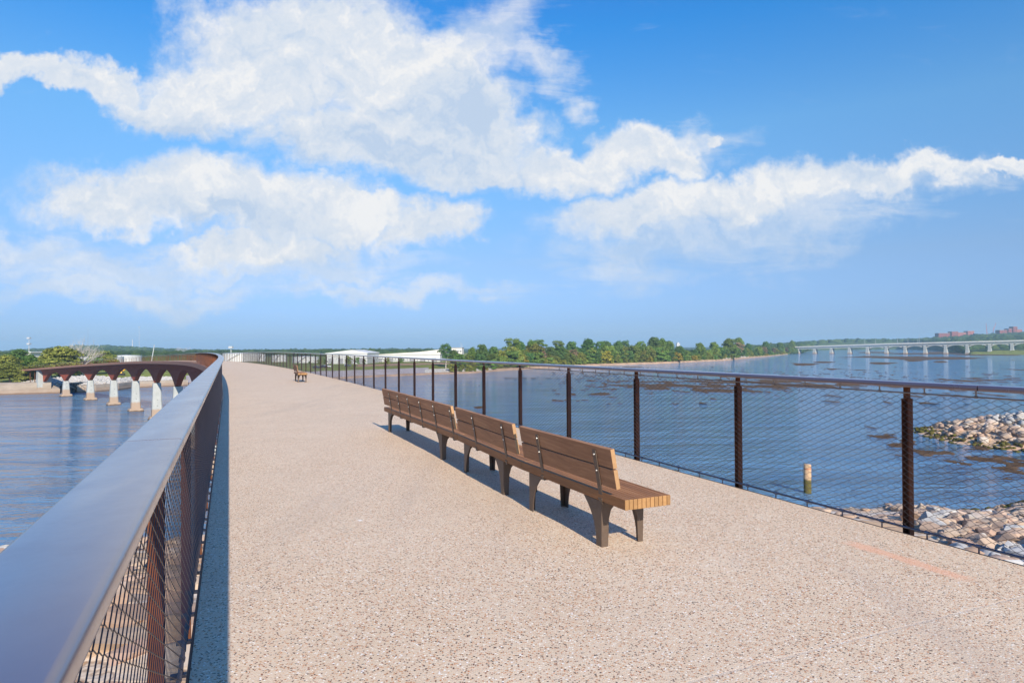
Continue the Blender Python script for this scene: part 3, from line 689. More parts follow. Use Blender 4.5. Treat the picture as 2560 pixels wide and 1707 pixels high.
# ------------------------------------------------------------------ far bank terrain (polar sheet), hills
SH = [(-1.6, 200), (-.95, 238), (-.783, 244), (-.64, 256), (-.60, 268), (-.5766, 283), (-.503, 295), (-.38, 325), (-.2605, 353), (-.196, 377), (-.12, 402), (-.0555, 420), (.0077, 476), (.134, 567), (.243, 632), (.3306, 741), (.3886, 992), (.44, 1374), (.465, 2300), (.60, 2450), (.66, 1700), (.70, 1090), (.80, 985), (1.0, 900), (1.6, 700)]
def shoreY(u): return float(np.interp(u, [a for a, b in SH], [b for a, b in SH]))
HL = [(-1.6, 12), (-.783, 6), (-.694, 20), (-.664, 28), (-.605, 25), (-.56, 17), (-.516, 12), (-.44, 5), (-.345, 3), (-.334, 4), (-.285, 3), (-.24, 6), (-.15, 5), (0, 5), (.3, 6), (.38, 7), (.434, 18), (.493, 28), (.587, 29), (.65, 31), (.713, 42), (.783, 50), (1.6, 50)]
def hillz(u): return float(np.interp(u, [a for a, b in HL], [b for a, b in HL]))
def farz(u, Y):
    s = shoreY(u); d = Y - s
    if d < 0: return max(-2.5, d * 0.12)
    if -0.50 < u < -0.03: base = np.interp(d, [0, 0.6, 3, 26, 46, 100, 400], [0, 1.0, 1.1, 3.6, 5.0, 5.5, 5.8])
    elif u <= -0.50: base = np.interp(d, [0, 1, 2, 6, 14, 40, 100, 400], [-1.0, -1.0, 2.0, 3.0, 4.2, 5.0, 5.5, 6])
    elif u > .66: base = np.interp(d, [0, 20, 60, 150], [0, 1.5, 7, 7])
    else: base = np.interp(d, [0, 1.0, 3, 12, 60, 400], [0, 1.5, 1.8, 2.6, 3.6, 6])
    k = min(1, max(0, (Y - 1100) / 1400.0)); k = k * k * (3 - 2 * k); hz = hillz(u)
    n = noise.fractal(Vector((u * Y / 300, Y / 300, 0)), 0.9, 2.0, 4) * 4
    if Y > 600: base += n * min(1, (Y - 600) / 800) * 0.6
    return float(base + max(0, hz - base) * k)
us = np.linspace(-1.25, 1.25, 520); ds = [-25, -8, -2, -0.01, 0.6, 1.0, 2, 3, 6, 9, 12, 18, 26, 34, 46, 60, 80, 100, 140, 200, 280, 400, 550, 750, 1000, 1300, 1600, 2000, 2500, 4000, 7000]
V = []; Fc = []; mi = []
for u in us:
    s = shoreY(u)
    for d in ds:
        Y = s + d; j = 1 + 0.004 * noise.noise(Vector((u * 90, 0, 2.2))) * (1 if d > -1 else 0); V.append((u * Y * j, Y * j, farz(u, Y) + (0 if d < 1.5 else 0.25 * noise.noise(Vector((u * Y / 9, Y / 9, 0))))))
nd = len(ds)
for i in range(len(us) - 1):
    u = us[i]
    for j in range(nd - 1):
        Fc.append((i * nd + j, (i + 1) * nd + j, (i + 1) * nd + j + 1, i * nd + j + 1)); d = ds[j]
        if -0.50 < u < -0.03: k = 0 if d < 3 else 1 if d < (26 if u < -0.13 else 18) else 2 if d < 46 else (3 if d < 80 and u > -0.24 else 2)
        elif u <= -0.50: k = 0 if d < 6 else 2
        elif u > .42: k = 2 if d < 60 and u > .66 else 4
        else: k = 0 if d < 3 else 2
        if d >= 600: k = 4
        mi.append(k)
me = mkmesh('ground', V, Fc, [M['sand'], M['ramp_concrete'], M['meadow'], M['dirt'], M['hill_ground']], True, mi)
link('ground', me, kind='structure')

# ------------------------------------------------------------------ near bank under the bridge
NS = [(-140, 62), (-90, 55), (-60, 53), (-41.8, 53.4), (-28, 56.5), (-10, 60), (8, 64), (20, 68), (30.2, 67.0), (38, 63.5), (44.3, 63.5), (55.4, 68), (70, 78), (95, 84), (140, 80), (260, 60)]
def nshore(x): return float(np.interp(x, [a for a, b in NS], [b for a, b in NS]))
JX = [(80.0, 124.0, 3.0, 0.7), (86, 119.5, 12.0, 2.8), (95, 113, 22.0, 5.7), (125, 97, 27.0, 7.0), (180, 70, 30.0, 7.0)]
def jetty(x, y):
    best = -3.0
    for a, b in zip(JX, JX[1:]):
        dx, dy = b[0] - a[0], b[1] - a[1]; t = max(0, min(1, ((x - a[0]) * dx + (y - a[1]) * dy) / (dx * dx + dy * dy)))
        r = a[2] + (b[2] - a[2]) * t; hh = a[3] + (b[3] - a[3]) * t; d = math.hypot(x - a[0] - dx * t, y - a[1] - dy * t)
        best = max(best, hh * (1 - d / r) * (1.0 if d < r else 1.6))
    return best
def nearz(x, y):
    d = nshore(x) - y
    h = -0.25 * -d if d < 0 else float(np.interp(d, [0, 1, 4, 14, 30, 60, 200], [0, 0.35, 0.9, 3.0, 6.2, 8.8, 11]))
    h = max(-3.0, h)
    if d > 0: h += 0.35 * noise.fractal(Vector((x / 7, y / 7, 0)), 0.9, 2.0, 4) * min(1, d / 3)
    return max(h, jetty(x, y) - 0.3)
xs = np.concatenate([np.linspace(-400, -70, 24)[:-1], np.linspace(-70, 110, 300), np.linspace(110, 500, 30)[1:]])
ys = np.concatenate([np.linspace(-600, -20, 14)[:-1], np.linspace(-20, 135, 250), np.linspace(135, 150, 3)[1:]])
V = [(x, y, nearz(x, y)) for x in xs for y in ys]; ny = len(ys)
Fc = [(i * ny + j, (i + 1) * ny + j, (i + 1) * ny + j + 1, i * ny + j + 1) for i in range(len(xs) - 1) for j in range(ny - 1)
      if max(V[k][2] for k in (i * ny + j, (i + 1) * ny + j, (i + 1) * ny + j + 1, i * ny + j + 1)) > -2.9]
me = mkmesh('riverbank', V, Fc, M['bedrock'], True); bm = bmesh.new(); bm.from_mesh(me); bmesh.ops.delete(bm, geom=[v for v in bm.verts if not v.link_faces], context='VERTS'); bm.to_mesh(me); bm.free()
link('riverbank', me, kind='structure')

# ------------------------------------------------------------------ boulders
def rock_mesh(name, seed, mats, n=14, flat=1.0):
    r = random.Random(seed); bm = bmesh.new()
    for _ in range(n):
        v = Vector((r.gauss(0, 1), r.gauss(0, 1), r.gauss(0, 1))).normalized(); v = Vector((math.copysign(abs(v.x) ** 0.7, v.x) * 0.56, math.copysign(abs(v.y) ** 0.7, v.y) * 0.44, math.copysign(abs(v.z) ** 0.7, v.z) * 0.40 * flat)); bm.verts.new(v)
    bmesh.ops.convex_hull(bm, input=bm.verts); bmesh.ops.delete(bm, geom=[v for v in bm.verts if not v.link_faces], context='VERTS')
    bmesh.ops.recalc_face_normals(bm, faces=bm.faces)
    bmesh.ops.triangulate(bm, faces=bm.faces); bmesh.ops.subdivide_edges(bm, edges=bm.edges, cuts=1, use_grid_fill=True)
    for v in bm.verts: v.co *= 1 + 0.10 * noise.noise(v.co * 5 + Vector((seed, 0, 0)))
    bmesh.ops.triangulate(bm, faces=bm.faces)
    me = bpy.data.meshes.new(name); bm.to_mesh(me); bm.free(); me.materials.append(mats); return me
RK = {}
for kind, fl in (('tan', 0.85), ('white', 0.95), ('moss', 0.8), ('slab', 0.40)):
    RK[kind] = [rock_mesh('boulder', 100 + i * 7 + len(kind), M['rock_' + ('tan' if kind == 'slab' else kind)], 15 if kind != 'slab' else 13, fl) for i in range(9)]
spots = []
rr = random.Random(11)
def seen(p, mx=0.84): return p[1] > 1 and abs(p[0] / p[1]) < mx and (EYE - p[2]) / p[1] < 0.56
def addrock(kind, x, y, size, where):
    z = (nearz(x, y)); spots.append((size / math.hypot(x, y), kind, x, y, z, size, where, rr.random() * 6.28, rr.uniform(-.35, .35), rr.uniform(-.35, .35)))
# jetty
for _ in range(5200):
    x = rr.uniform(72, 150); y = rr.uniform(60, 130); j = jetty(x, y)
    if j < -0.35: continue
    e = j + rr.uniform(-0.25, 0.25)
    if e < 0.9: addrock('moss', x, y, rr.uniform(0.45, 1.0), 'jetty')
    elif e < 2.7 + (x - 90) * -0.03: addrock('tan', x, y, rr.choice([.45, .6, .8, .9, 1.1, 1.4, 1.9]), 'jetty')
    else: addrock('white', x, y, rr.choice([.6, .8, .9, 1.1, 1.4]), 'jetty')
# near bank, right of the bridge
for _ in range(7500):
    y = rr.uniform(20, 78); x = y * rr.uniform(.50, .86); d = nshore(x) - y; z = nearz(x, y)
    if d < -0.8: continue
    px = 1280 + F * x / y; py = 868 + F * (EYE - z) / y - (px - 1280) * .0059
    edge = float(np.interp(py, [1250, 1290, 1340, 1400], [2200, 2290, 2370, 2390])) + rr.uniform(-40, 40)
    if px < edge or px > 2680: continue
    if d < 1.6: k = 'moss' if rr.random() < 0.8 else 'tan'
    elif py > 1378: k = 'white' if rr.random() < 0.85 else 'tan'
    else: k = 'tan' if rr.random() < 0.93 else 'white'
    addrock(k, x, y, rr.choice([.28, .35, .45, .55, .6, .7, .85, 1.25]), 'bank')
for _ in range(70):
    x = rr.uniform(20, 34); y = rr.uniform(30, 68); 
    if nshore(x) - y > 0: addrock('slab' if rr.random() < .6 else 'tan', x, y, rr.choice([.4, .5, .7, 1.0]), 'bank')
# left of the bridge: slabs of layered stone, pale riprap at the water
for _ in range(420):
    x = rr.uniform(-44, -6); y = rr.uniform(12, 57); d = nshore(x) - y
    if d < 0 or x > -0.45 * y: continue
    addrock('slab', x, y, rr.choice([.6, .9, 1.3, 1.8, 2.4]), 'left')
for _ in range(260):
    x = rr.uniform(-62, -40); d = rr.uniform(-0.6, 5); addrock('white', x, nshore(x) - d, rr.choice([.6, .9, 1.2]), 'left')
LBL = {('moss', 'jetty'): 'dark mossy boulder at the waterline of the rock jetty', ('tan', 'jetty'): 'tan angular boulder on the slope of the rock jetty',
       ('white', 'jetty'): 'pale grey boulder near the top of the rock jetty', ('moss', 'bank'): 'dark mossy boulder at the waterline of the near bank',
       ('tan', 'bank'): 'tan angular boulder in the riprap of the near bank', ('white', 'bank'): 'white boulder in the riprap beside the walkway edge',
       ('slab', 'bank'): 'flat tan stone lying on the bare bank', ('slab', 'left'): 'flat layered stone slab below the left railing', ('white', 'left'): 'pale boulder at the waterline left of the bridge'}
GRP = {'jetty': 'boulders of the rock jetty', 'bank': 'boulders of the near bank', 'left': 'stones below the left railing'}
def under(s): return False
vis = [s for s in spots if seen((s[2], s[3], s[4]))]
# nearest the viewer first; rocks hidden under the deck do not count
def hidden(s):
    u = s[2] / s[3]; v = (EYE - s[4]) / s[3]
    if s[2] > 0:       # right of the deck edge line seen from the eye?
        Yd = 1.53 / v; return s[2] / s[3] * Yd < 5.42 - 0.4327 * Yd
    Yd = 0.31 / v; return u * Yd > -1.13 + 0.0 and False
vis = [s for s in vis if not hidden(s)]; vis.sort(key=lambda s: -s[0]); top = set(id(s) for s in vis[:296])
rest = {}
for s in spots:
    _, kind, x, y, z, size, where, a, b, c = s; me = RK[kind][int(a * 1000) % 9]
    mtx = Matrix.Translation((x, y, z + size * (0.16 if kind != 'slab' else 0.03))) @ Matrix.Rotation(a, 4, 'Z') @ Matrix.Rotation(b * (1 if kind != 'slab' else .4), 4, 'X') @ Matrix.Rotation(c * (1 if kind != 'slab' else .4), 4, 'Y') @ Matrix.Scale(size, 4)
    if id(s) in top:
        o = bpy.data.objects.new('boulder', me); col.objects.link(o); o.matrix_world = mtx
        size_w = 'big ' if size > 1.0 else 'small ' if size < 0.5 else 'middling '
        dd = nshore(x) - y; zone = '' if where == 'jetty' else ', near the water' if dd < 8 else ', halfway down the slope' if dd < 22 else ', close below the deck'
        tag(o, (size_w + LBL[(kind, where)] + ('' if kind == 'moss' or 'waterline' in LBL[(kind, where)] else zone)), 'boulder', GRP[where])
    else: rest.setdefault((kind), []).append((me, mtx))
def merge(name, items, material, **k):
    Vs, Fs, b = [], [], 0
    for me, mtx in items:
        v = np.empty(len(me.vertices) * 3, dtype=np.float32); me.vertices.foreach_get('co', v); v = v.reshape(-1, 3); A = np.array(mtx)
        Vs.append(v @ A[:3, :3].T + A[:3, 3]); f = np.empty(len(me.polygons) * 3, dtype=np.int32); me.polygons.foreach_get('vertices', f); Fs.append(f.reshape(-1, 3) + b); b += len(v)
    return link(name, quadmesh(name, np.concatenate(Vs), np.concatenate(Fs), material), **k)
for kind, items in rest.items():
    merge('riprap', items, M['rock_' + ('tan' if kind == 'slab' else kind)], kind='stuff',
          label={'tan': 'tan riprap stones of the jetty and near bank', 'white': 'pale riprap stones of the jetty and near bank', 'moss': 'dark mossy riprap stones along the waterline', 'slab': 'layered flat stones of the near bank'}[kind], cat='riprap')

# concrete pile standing in the water
pl = at(2019, 1232, 0); g = mat('pile_concrete'); z_ = g.xyz(g.W)[2]; zz = g.math('ADD', z_, g.math('MULTIPLY', g.math('SUBTRACT', g.noise(g.W, 3, 4, .6), .5), .5))
c = g.mix(g.maprange(zz, 1.4, 1.75), (0.10, 0.085, 0.02), (0.50, 0.33, 0.19)); c = g.mix(g.maprange(g.math('ABSOLUTE', g.math('SUBTRACT', zz, 2.75)), 0.05, 0.12, 0.8, 0), c, (0.42, 0.13, 0.06)); S(g, c, 0.9, 0, g.bump(g.noise(g.W, 8, 5, .6), 0.3, 0.03))
mb = MB(); mb.lathe([(0.42, -3), (0.40, 3.10), (0.36, 3.20), (0.05, 3.22)], (pl.x, pl.y, 0), 20)
tag(mb.build('pile', M['pile_concrete'], smooth=True), 'round concrete pile standing alone in the water', 'pile').modifiers.new('e', 'EDGE_SPLIT').split_angle = R(40)

# ------------------------------------------------------------------ trees
def crown_mesh(name, material, rng, W, H, lobes, leaves, ls, base=0.0, spread=1.0, gaps=0.75):
    """leaf clumps spread through overlapping lobes; W, H are crown radius and height"""
    L = []
    for i in range(lobes):
        t = (i + rng.random()) / lobes; zc = base + H * (0.10 + 0.78 * t); k = math.sin(math.pi * min(0.97, 0.25 + 0.66 * t)) ** 0.6
        a = i * 2.4 + rng.random(); q = W * k * 0.66 * rng.random() ** 0.4 * spread
        L.append((q * math.cos(a), q * math.sin(a), zc, W * rng.uniform(0.30, 0.50), H * rng.uniform(0.12, 0.20)))
    n = leaves; li = np.array([rng.randrange(lobes) for _ in range(n)]); LA = np.array(L)[li]
    d = np.random.default_rng(rng.randrange(1 << 30)); v = d.normal(size=(n, 3)); v /= np.linalg.norm(v, axis=1)[:, None]; rad = d.random(n) ** 0.35
    v[:, 2] = np.where(v[:, 2] < -0.35, -v[:, 2] * 0.5, v[:, 2])
    C = LA[:, :3] + v * rad[:, None] * np.stack([LA[:, 3], LA[:, 3], LA[:, 4]], 1)
    nr = v + d.normal(size=(n, 3)) * 0.55; nr /= np.linalg.norm(nr, axis=1)[:, None]
    t = np.cross(nr, d.normal(size=(n, 3))); t /= np.linalg.norm(t, axis=1)[:, None]; b = np.cross(nr, t)
    s1 = (ls * d.uniform(0.5, 1.15, n))[:, None]; s2 = s1 * d.uniform(0.5, 0.9, n)[:, None]
    V = np.stack([C - t * s1, C - b * s2 + nr * s1 * 0.2, C + t * s1, C + b * s2 + nr * s1 * 0.15], 1).reshape(-1, 3); Q = np.arange(n * 4).reshape(-1, 4)
    return quadmesh(name, V, Q, material), L
def trunk_mesh(name, material, rng, H, L, r0, fork=0.35, bare=False):
    mb = MB(); top = Vector((rng.uniform(-.3, .3), rng.uniform(-.3, .3), H * fork)); p = Vector((0, 0, -1.0)); mb.tube(p, top, r0 * 1.15, r0 * 0.8, 8)
    for l in L:
        c = Vector(l[:3]); mid = top.lerp(c, 0.5) + Vector((rng.uniform(-.4, .4), rng.uniform(-.4, .4), 0.3)); mb.tube(top, mid, r0 * 0.5, r0 * 0.3, 6); mb.tube(mid, c, r0 * 0.3, r0 * 0.1, 5)
        if bare:
            for _ in range(9):
                e = c + Vector((rng.gauss(0, 1), rng.gauss(0, 1), abs(rng.gauss(0.6, 1)))) * l[3] * 0.8; mb.tube(mid.lerp(c, rng.random()), e, r0 * 0.13, r0 * 0.03, 4)
                for _ in range(5): mb.tube(e.lerp(c, rng.random() * .6), e + Vector((rng.gauss(0, 1), rng.gauss(0, 1), rng.gauss(0.3, 1))) * l[3] * 0.45, r0 * 0.06, r0 * 0.02, 3)
    return mb.mesh(name, material)
PT = {}
def proto(key, material, seed, W, H, lobes, leaves, ls, base, bark='bark', spread=1.0, r0=0.4, fork=0.3):
    rng = random.Random(seed); cm, L = crown_mesh('crown', M[material], rng, W, H, lobes, leaves, ls, base, spread); PT[key] = (cm, trunk_mesh('trunk', M[bark], rng, base + H, L[:9], r0, fork))
for i in range(5): proto(('tall', i), ['leaf_green', 'leaf_dark', 'leaf_green', 'leaf_green', 'leaf_dark'][i], 20 + i, 6.8, 16.5, 26, 7000, 0.50, 4.0, spread=1.0, r0=0.55)
for i in range(3): proto(('open', i), ['leaf_green', 'leaf_green', 'leaf_dark'][i], 40 + i, 7.0, 15, 15, 3600, 0.46, 7.5, 'pale_bark', spread=1.2, r0=0.5, fork=.35)
for i in range(4): proto(('mid', i), ['leaf_green', 'leaf_olive', 'leaf_olive', 'leaf_dark'][i], 60 + i, 5.6, 11, 20, 5000, 0.44, 1.2, r0=0.3)
for i in range(3): proto(('bush', i), ['leaf_olive', 'leaf_yellow', 'leaf_green'][i], 80 + i, 3.4, 4.6, 11, 2200, 0.36, 0.0, r0=0.12)
proto(('brown', 0), 'leaf_brown', 95, 4.5, 9, 12, 1800, 0.40, 2, 'pale_bark', r0=.3)
proto(('young', 0), 'leaf_green', 96, 2.6, 5.4, 9, 1300, 0.28, 1.6, r0=.12)
proto(('young', 1), 'leaf_olive', 97, 3.2, 6.4, 11, 1700, 0.28, 1.4, r0=.14)
def tree(key, x, y, z, sc, rz, label, cat='tree', group=None, name='tree', sz=1.0):
    t = empty(name, (x, y, z), rz, label=label, cat=cat, group=group); t.scale = (sc, sc, sc * sz)
    a = link('crown', PT[key][0], t); b = link('trunk', PT[key][1], t); return t
tr = random.Random(5)
def gz(x, y): return farz(x / y, y)
def part_of(px): return 'in its left third' if px < 1400 else 'in its middle third' if px < 1700 else 'in its right third'
def ptree(key, px, depth, topy, label, group=None, name='tree', cat='tree', wide=1.0):
    """tree rooted 'depth' metres inland behind the shore seen at column px, as tall as the line topy"""
    u = (px - 1280) / F; Y = shoreY(u) + depth; x = u * Y; z = farz(u, Y); tz = atY(px, topy, Y).z
    me = PT[key][0]; H = {'tall': 20.5, 'open': 22.5, 'mid': 12.0, 'bush': 4.8, 'brown': 11, 'young': 7.0 if key[1] == 0 else 7.8}[key[0]]
    h = max(2.0, tz - z); sz = 1.0; sc = h / H
    t = tree(key, x, Y, z, sc * wide, tr.random() * 6.28, label, cat, group, name, sz / wide); return t
# right bank wood: back row of tall trees, middle row, front bushes (columns and top lines read from the photograph)
TL = [(1040, 878), (1056, 865), (1085, 872), (1114, 858), (1135, 874), (1180, 868), (1205, 860), (1235, 866), (1281, 844), (1300, 852), (1330, 850), (1345, 848), (1375, 866), (1395, 850), (1430, 853), (1470, 846), (1500, 852), (1515, 852), (1545, 852), (1562, 850), (1600, 852), (1636, 842), (1655, 846), (1672, 852), (1700, 864), (1750, 856), (1785, 854), (1822, 845), (1848, 843), (1870, 858), (1915, 853), (1950, 856), (1980, 851), (2000, 862)]
def topline(px): return float(np.interp(px, [a for a, b in TL], [b for a, b in TL]))
ORD = ['first', 'second', 'third', 'fourth', 'fifth', 'sixth', 'seventh', 'eighth', 'ninth', 'tenth', 'eleventh', 'twelfth', 'thirteenth', 'fourteenth', 'fifteenth', 'sixteenth']
def talllabel(i, n, op):
    w = 'open tall tree with pale trunk' if op else 'tall round crowned tree'
    return w + ', ' + (ORD[i] + ' of the back row counted from the cream factory' if i < 16 else ORD[n - 1 - i] + ' of the back row counted from the road bridge')
LT = {'tall': 'tall rounded green tree standing above the riverside wood', 'open': 'tall open tree with pale trunk and gaps in its crown', 'mid': 'bushy mid height tree in the riverside wood', 'bush': 'low bush at the front edge of the riverside wood', 'brown': 'thin brownish tree among the green wood'}
ti = 0; nt = sum(1 for q in TL if q[0] >= 1100)
for px, ty in TL:
    if px < 1100: continue
    k = ('open', tr.randrange(3)) if px in (1114, 1281, 1345, 1395, 1500, 1562, 1600) else ('tall', tr.randrange(5))
    ptree(k, px, tr.uniform(18, 34), ty, talllabel(ti, nt, k[0] == 'open'), 'trees of the riverside wood', wide=tr.uniform(.9, 1.25)); ti += 1
px = 1150.0
while px < 2012:
    sc = 480.0 / shoreY((px - 1280) / F)
    k = tr.choice([('mid', 0), ('mid', 1), ('mid', 2), ('mid', 3), ('mid', 0), ('brown', 0), ('tall', 1)])
    ptree(k, px + tr.uniform(-4, 4), tr.uniform(12, 22), topline(px) + tr.uniform(10, 24) * (0.6 + 0.4 * sc), (LT[k[0]] if k[0] != 'tall' else LT['mid']) + ', ' + part_of(px), 'trees of the riverside wood', wide=1.25); px += 24 * sc * tr.uniform(.7, 1.2)
px = 1155.0
while px < 2015:
    sc = 480.0 / shoreY((px - 1280) / F)
    k = tr.choice([('mid', 1), ('mid', 2), ('mid', 0), ('mid', 3), ('bush', 2)])
    ptree(k, px, tr.uniform(7, 12), topline(px) + tr.uniform(26, 38) * (0.45 + 0.55 * sc), 'leafy small tree low down in the riverside wood, ' + part_of(px), 'small trees of the riverside wood', wide=1.35); px += 22 * sc * tr.uniform(.7, 1.2)
px = 1130.0
while px < 2010:
    sc = 480.0 / shoreY((px - 1280) / F); u = (px - 1280) / F; k = tr.choice([('bush', 0), ('bush', 1), ('bush', 2), ('bush', 2), ('bush', 0)])
    Y = shoreY(u) + 4; tree(k, u * Y, Y, farz(u, Y) - .2, tr.uniform(.55, 1.25), tr.random() * 6.28, LT['bush'] + ', ' + part_of(px), 'bush', 'bushes along the riverside wood', 'bush'); px += 15 * sc * tr.uniform(.6, 1.3)
for px_, ty in ((1300, 884), (1513, 877), (1690, 879)):
    ptree(('bush', 1), px_, 5, ty, 'bright yellow green bush standing out in front of the wood', 'bright bushes before the wood', 'bush', 'bush', 1.15)
# far left group beside the abutment
for px_, ty, k, dep, lb in ((12, 889, ('mid', 2), 30, 'yellowish tree at the left edge of the view'), (45, 872, ('tall', 1), 42, 'big dark tree at the left end of the footbridge'), (75, 886, ('tall', 3), 38, 'green tree between the dark tree and the flat white roof'),
                            (150, 868, ('mid', 2), 30, 'big yellow green tree above the end of the footbridge'), (128, 893, ('mid', 1), 26, 'small olive tree in front of the yellow green tree'), (240, 893, ('mid', 0), 52, 'green tree before the white storage tanks'), (270, 890, ('mid', 2), 55, 'thin olive tree touching the white storage tank'), (258, 877, ('mid', 1), 130, 'round olive tree rising behind the white tanks'),
                            (215, 901, ('brown', 0), 40, 'dry pale tree beside the bare tree'), (90, 905, ('mid', 2), 16, 'low green tree over the approach ramp'), (25, 906, ('mid', 2), 12, 'olive bushy tree behind the river wall at far left'), (60, 918, ('bush', 0), 10, 'grassy bush behind the river wall'), (190, 915, ('mid', 1), 34, 'leafy tree partly hidden by the bridge deck')):
    ptree(k, px_, dep, ty, lb, wide=1.6 if k[0] == 'mid' else 1.35)
rb = random.Random(3); u = (205 - 1280) / F; Y = shoreY(u) + 36; L = [(rb.gauss(0, 3.0), rb.gauss(0, 3.0), rb.uniform(6, 12), 2.4, 2) for _ in range(14)]
bt = empty('bare_tree', (u * Y, Y, farz(u, Y)), 0, label='leafless silver grey tree beside the big yellow green tree', cat='tree'); link('trunk', trunk_mesh('trunk', M['pale_bark'], rb, 13, L, 0.42, 0.3, True), bt)
# shrubs and young trees on the lawn of the far bank
for i, (px_, by, ty, k) in enumerate(((774, 914, 901, 0), (799, 917, 897, 1), (813, 915, 896, 0), (830, 912, 903, 0), (872, 917, 890, 1), (893, 916, 891, 0), (910, 916, 896, 0), (968, 917, 894, 1), (1003, 914, 890, 0), (745, 921, 905, 0), (600, 925, 912, 1), (350, 935, 915, 1), (413, 930, 912, 1))):
    P_ = None
    for Yq in np.arange(300, 560, 2.0):
        p = atY(px_, by, Yq)
        if p.z <= gz(p.x, p.y): P_ = p; break
    if P_ is None: P_ = atY(px_, by, 420)
    h = atY(px_, ty, P_.y).z - P_.z
    tree(('young', k), P_.x, P_.y, gz(P_.x, P_.y), max(.3, h / 7.4), i * 1.1, 'small young tree on the lawn in front of the white tanks', 'tree', 'young trees on the far lawn')
# scrub below the approach
def blobs(name, pts, label, cat):
    bm = bmesh.new(); bmesh.ops.create_icosphere(bm, subdivisions=2, radius=1); base = [v.co.copy() for v in bm.verts]; fc = np.array([[v.index for v in f.verts] for f in bm.faces]); bm.free()
    B = np.array([b[:] for b in base]); Vs, Fs, k = [], [], 0
    for (x, y, z, r, h) in pts:
        d = 1 + 0.22 * nrng.standard_normal(len(B)); c = B * d[:, None] * np.array([r, r, h]); Vs.append(c + np.array([x, y, z])); Fs.append(fc + k); k += len(B)
    return link(name, quadmesh(name, np.concatenate(Vs), np.concatenate(Fs), M['forest']), kind='stuff', label=label, cat=cat)
pts = []
for _ in range(7500):
    u = rr.uniform(-1.05, -0.12); Y = 1 / rr.uniform(1 / 2900, 1 / 560); 
    if Y < 700 and u > -0.5: continue
    if u > -0.45 and Y < 900: continue
    s = rr.uniform(5, 9) * (1 + Y / 6000); pts.append((u * Y, Y, farz(u, Y) + s * .1, s, s * .6))
blobs('forest', pts, 'dark green woods covering the low hills across the left of the view', 'forest')
pts = []
for _ in range(6000):
    u = rr.uniform(.36, 1.0); Y = 1 / rr.uniform(1 / 3000, 1 / 1250)
    if Y < shoreY(u) + 15: continue
    s = rr.uniform(6, 11) * (1 + Y / 6000); pts.append((u * Y, Y, farz(u, Y) + s * .15, s, s * .65))
blobs('forest', pts, 'wooded slope behind the concrete road bridge on the right', 'forest')
pts = []
for _ in range(500):
    u = rr.uniform(-.05, .42); Y = shoreY(u) + rr.uniform(40, 160); s = rr.uniform(2.5, 4); pts.append((u * Y, Y, farz(u, Y) + 3.5, s, s))
blobs('undergrowth', pts, 'dense green undergrowth deep inside the riverside wood', 'undergrowth')

# ------------------------------------------------------------------ river wall, gate, riprap band at the left end
def wallstrip(name, px0, px1, prof, label, n=14, inland=0.0, cat='wall'):
    mb = MB(); V = []; k = len(prof)
    for i in range(n + 1):
        px = px0 + (px1 - px0) * i / n; u = (px - 1280) / F; Y = shoreY(u) + inland
        kz = 1.0
        for (d, z) in prof: V.append((u * (Y + d), Y + d, z))
    Fc = [(i * k + j, i * k + (j + 1) % k, (i + 1) * k + (j + 1) % k, (i + 1) * k + j) for i in range(n) for j in range(k)] + [tuple(range(k)), tuple(n * k + j for j in range(k))[::-1]]
    mb.add(V, Fc); return tag(mb.build(name, M['wall_concrete']), label, cat)
wallstrip('river_wall', -700, 128, [(-2.6, -2), (-2.6, 1.75), (-1.9, 1.85), (-1.9, 3.9), (-1.2, 4.3), (2.5, 4.35), (2.5, -2)], 'long tan concrete river wall with a low ledge, left of the gate', 30)
wallstrip('river_wall', 128, 150, [(-2.6, -2), (-2.6, 1.75), (-1.9, 1.85), (-0.5, 2.4), (0.5, 2.9), (2.5, 3.0), (2.5, -2)], 'short sloping end of the river wall beside the gate', 3)
wallstrip('river_wall', 193, 470, [(-1.6, -2), (-1.6, 0.9), (-1.0, 1.0), (-0.8, 2.7), (2.5, 2.8), (2.5, -2)], 'low pinkish river wall running behind the bridge piers', 24)
ga = at(150, 984, 0); gb = at(193, 980, 0); 
mb = MB(); mid = (ga + gb) / 2; dv = gb - ga; rz = math.atan2(dv.y, dv.x); gt = empty('sluice_gate', (mid.x, mid.y + 2, 0), rz, label='gate with painted dark blue shade in the river wall opening below the bridge end', cat='gate')
mb.box((0, 0, 1.2), (dv.length, 0.5, 4.4)); mb.build('gate_leaf', M['dark_blue'], gt)  # shade of the opening is painted into the colour of the leaf
mb = MB()
for k in range(6): mb.box((-dv.length / 2 + dv.length * (k + .5) / 6, -0.35, 1.4), (0.25, 0.2, 4.2))
mb.build('ribs', M['dark_blue'], gt); mb = MB(); mb.box((0, 0.2, 3.6), (dv.length + 4, 2.2, 0.4)); mb.build('walkway', M['dark_blue'], gt)
mb = MB(); mb.tube((-dv.length * .42, -0.6, 3.4), (dv.length * .42, -0.6, 0.2), 0.22, n=8); mb.build('strut', M['wall_concrete'], gt)
items = []
for _ in range(2600):
    px = rr.uniform(55, 455); u = (px - 1280) / F; w = np.interp(px, [55, 100, 230, 300, 455], [4, 7, 11, 5, 3]); Y = shoreY(u) + 2.5 + rr.uniform(0, w); s = rr.uniform(.6, 1.3)
    items.append((RK['white'][rr.randrange(9)], Matrix.Translation((u * Y, Y, farz(u, Y) + .25 + 0.12 * (Y - shoreY(u)))) @ Matrix.Rotation(rr.random() * 6, 4, 'Z') @ Matrix.Scale(s, 4)))
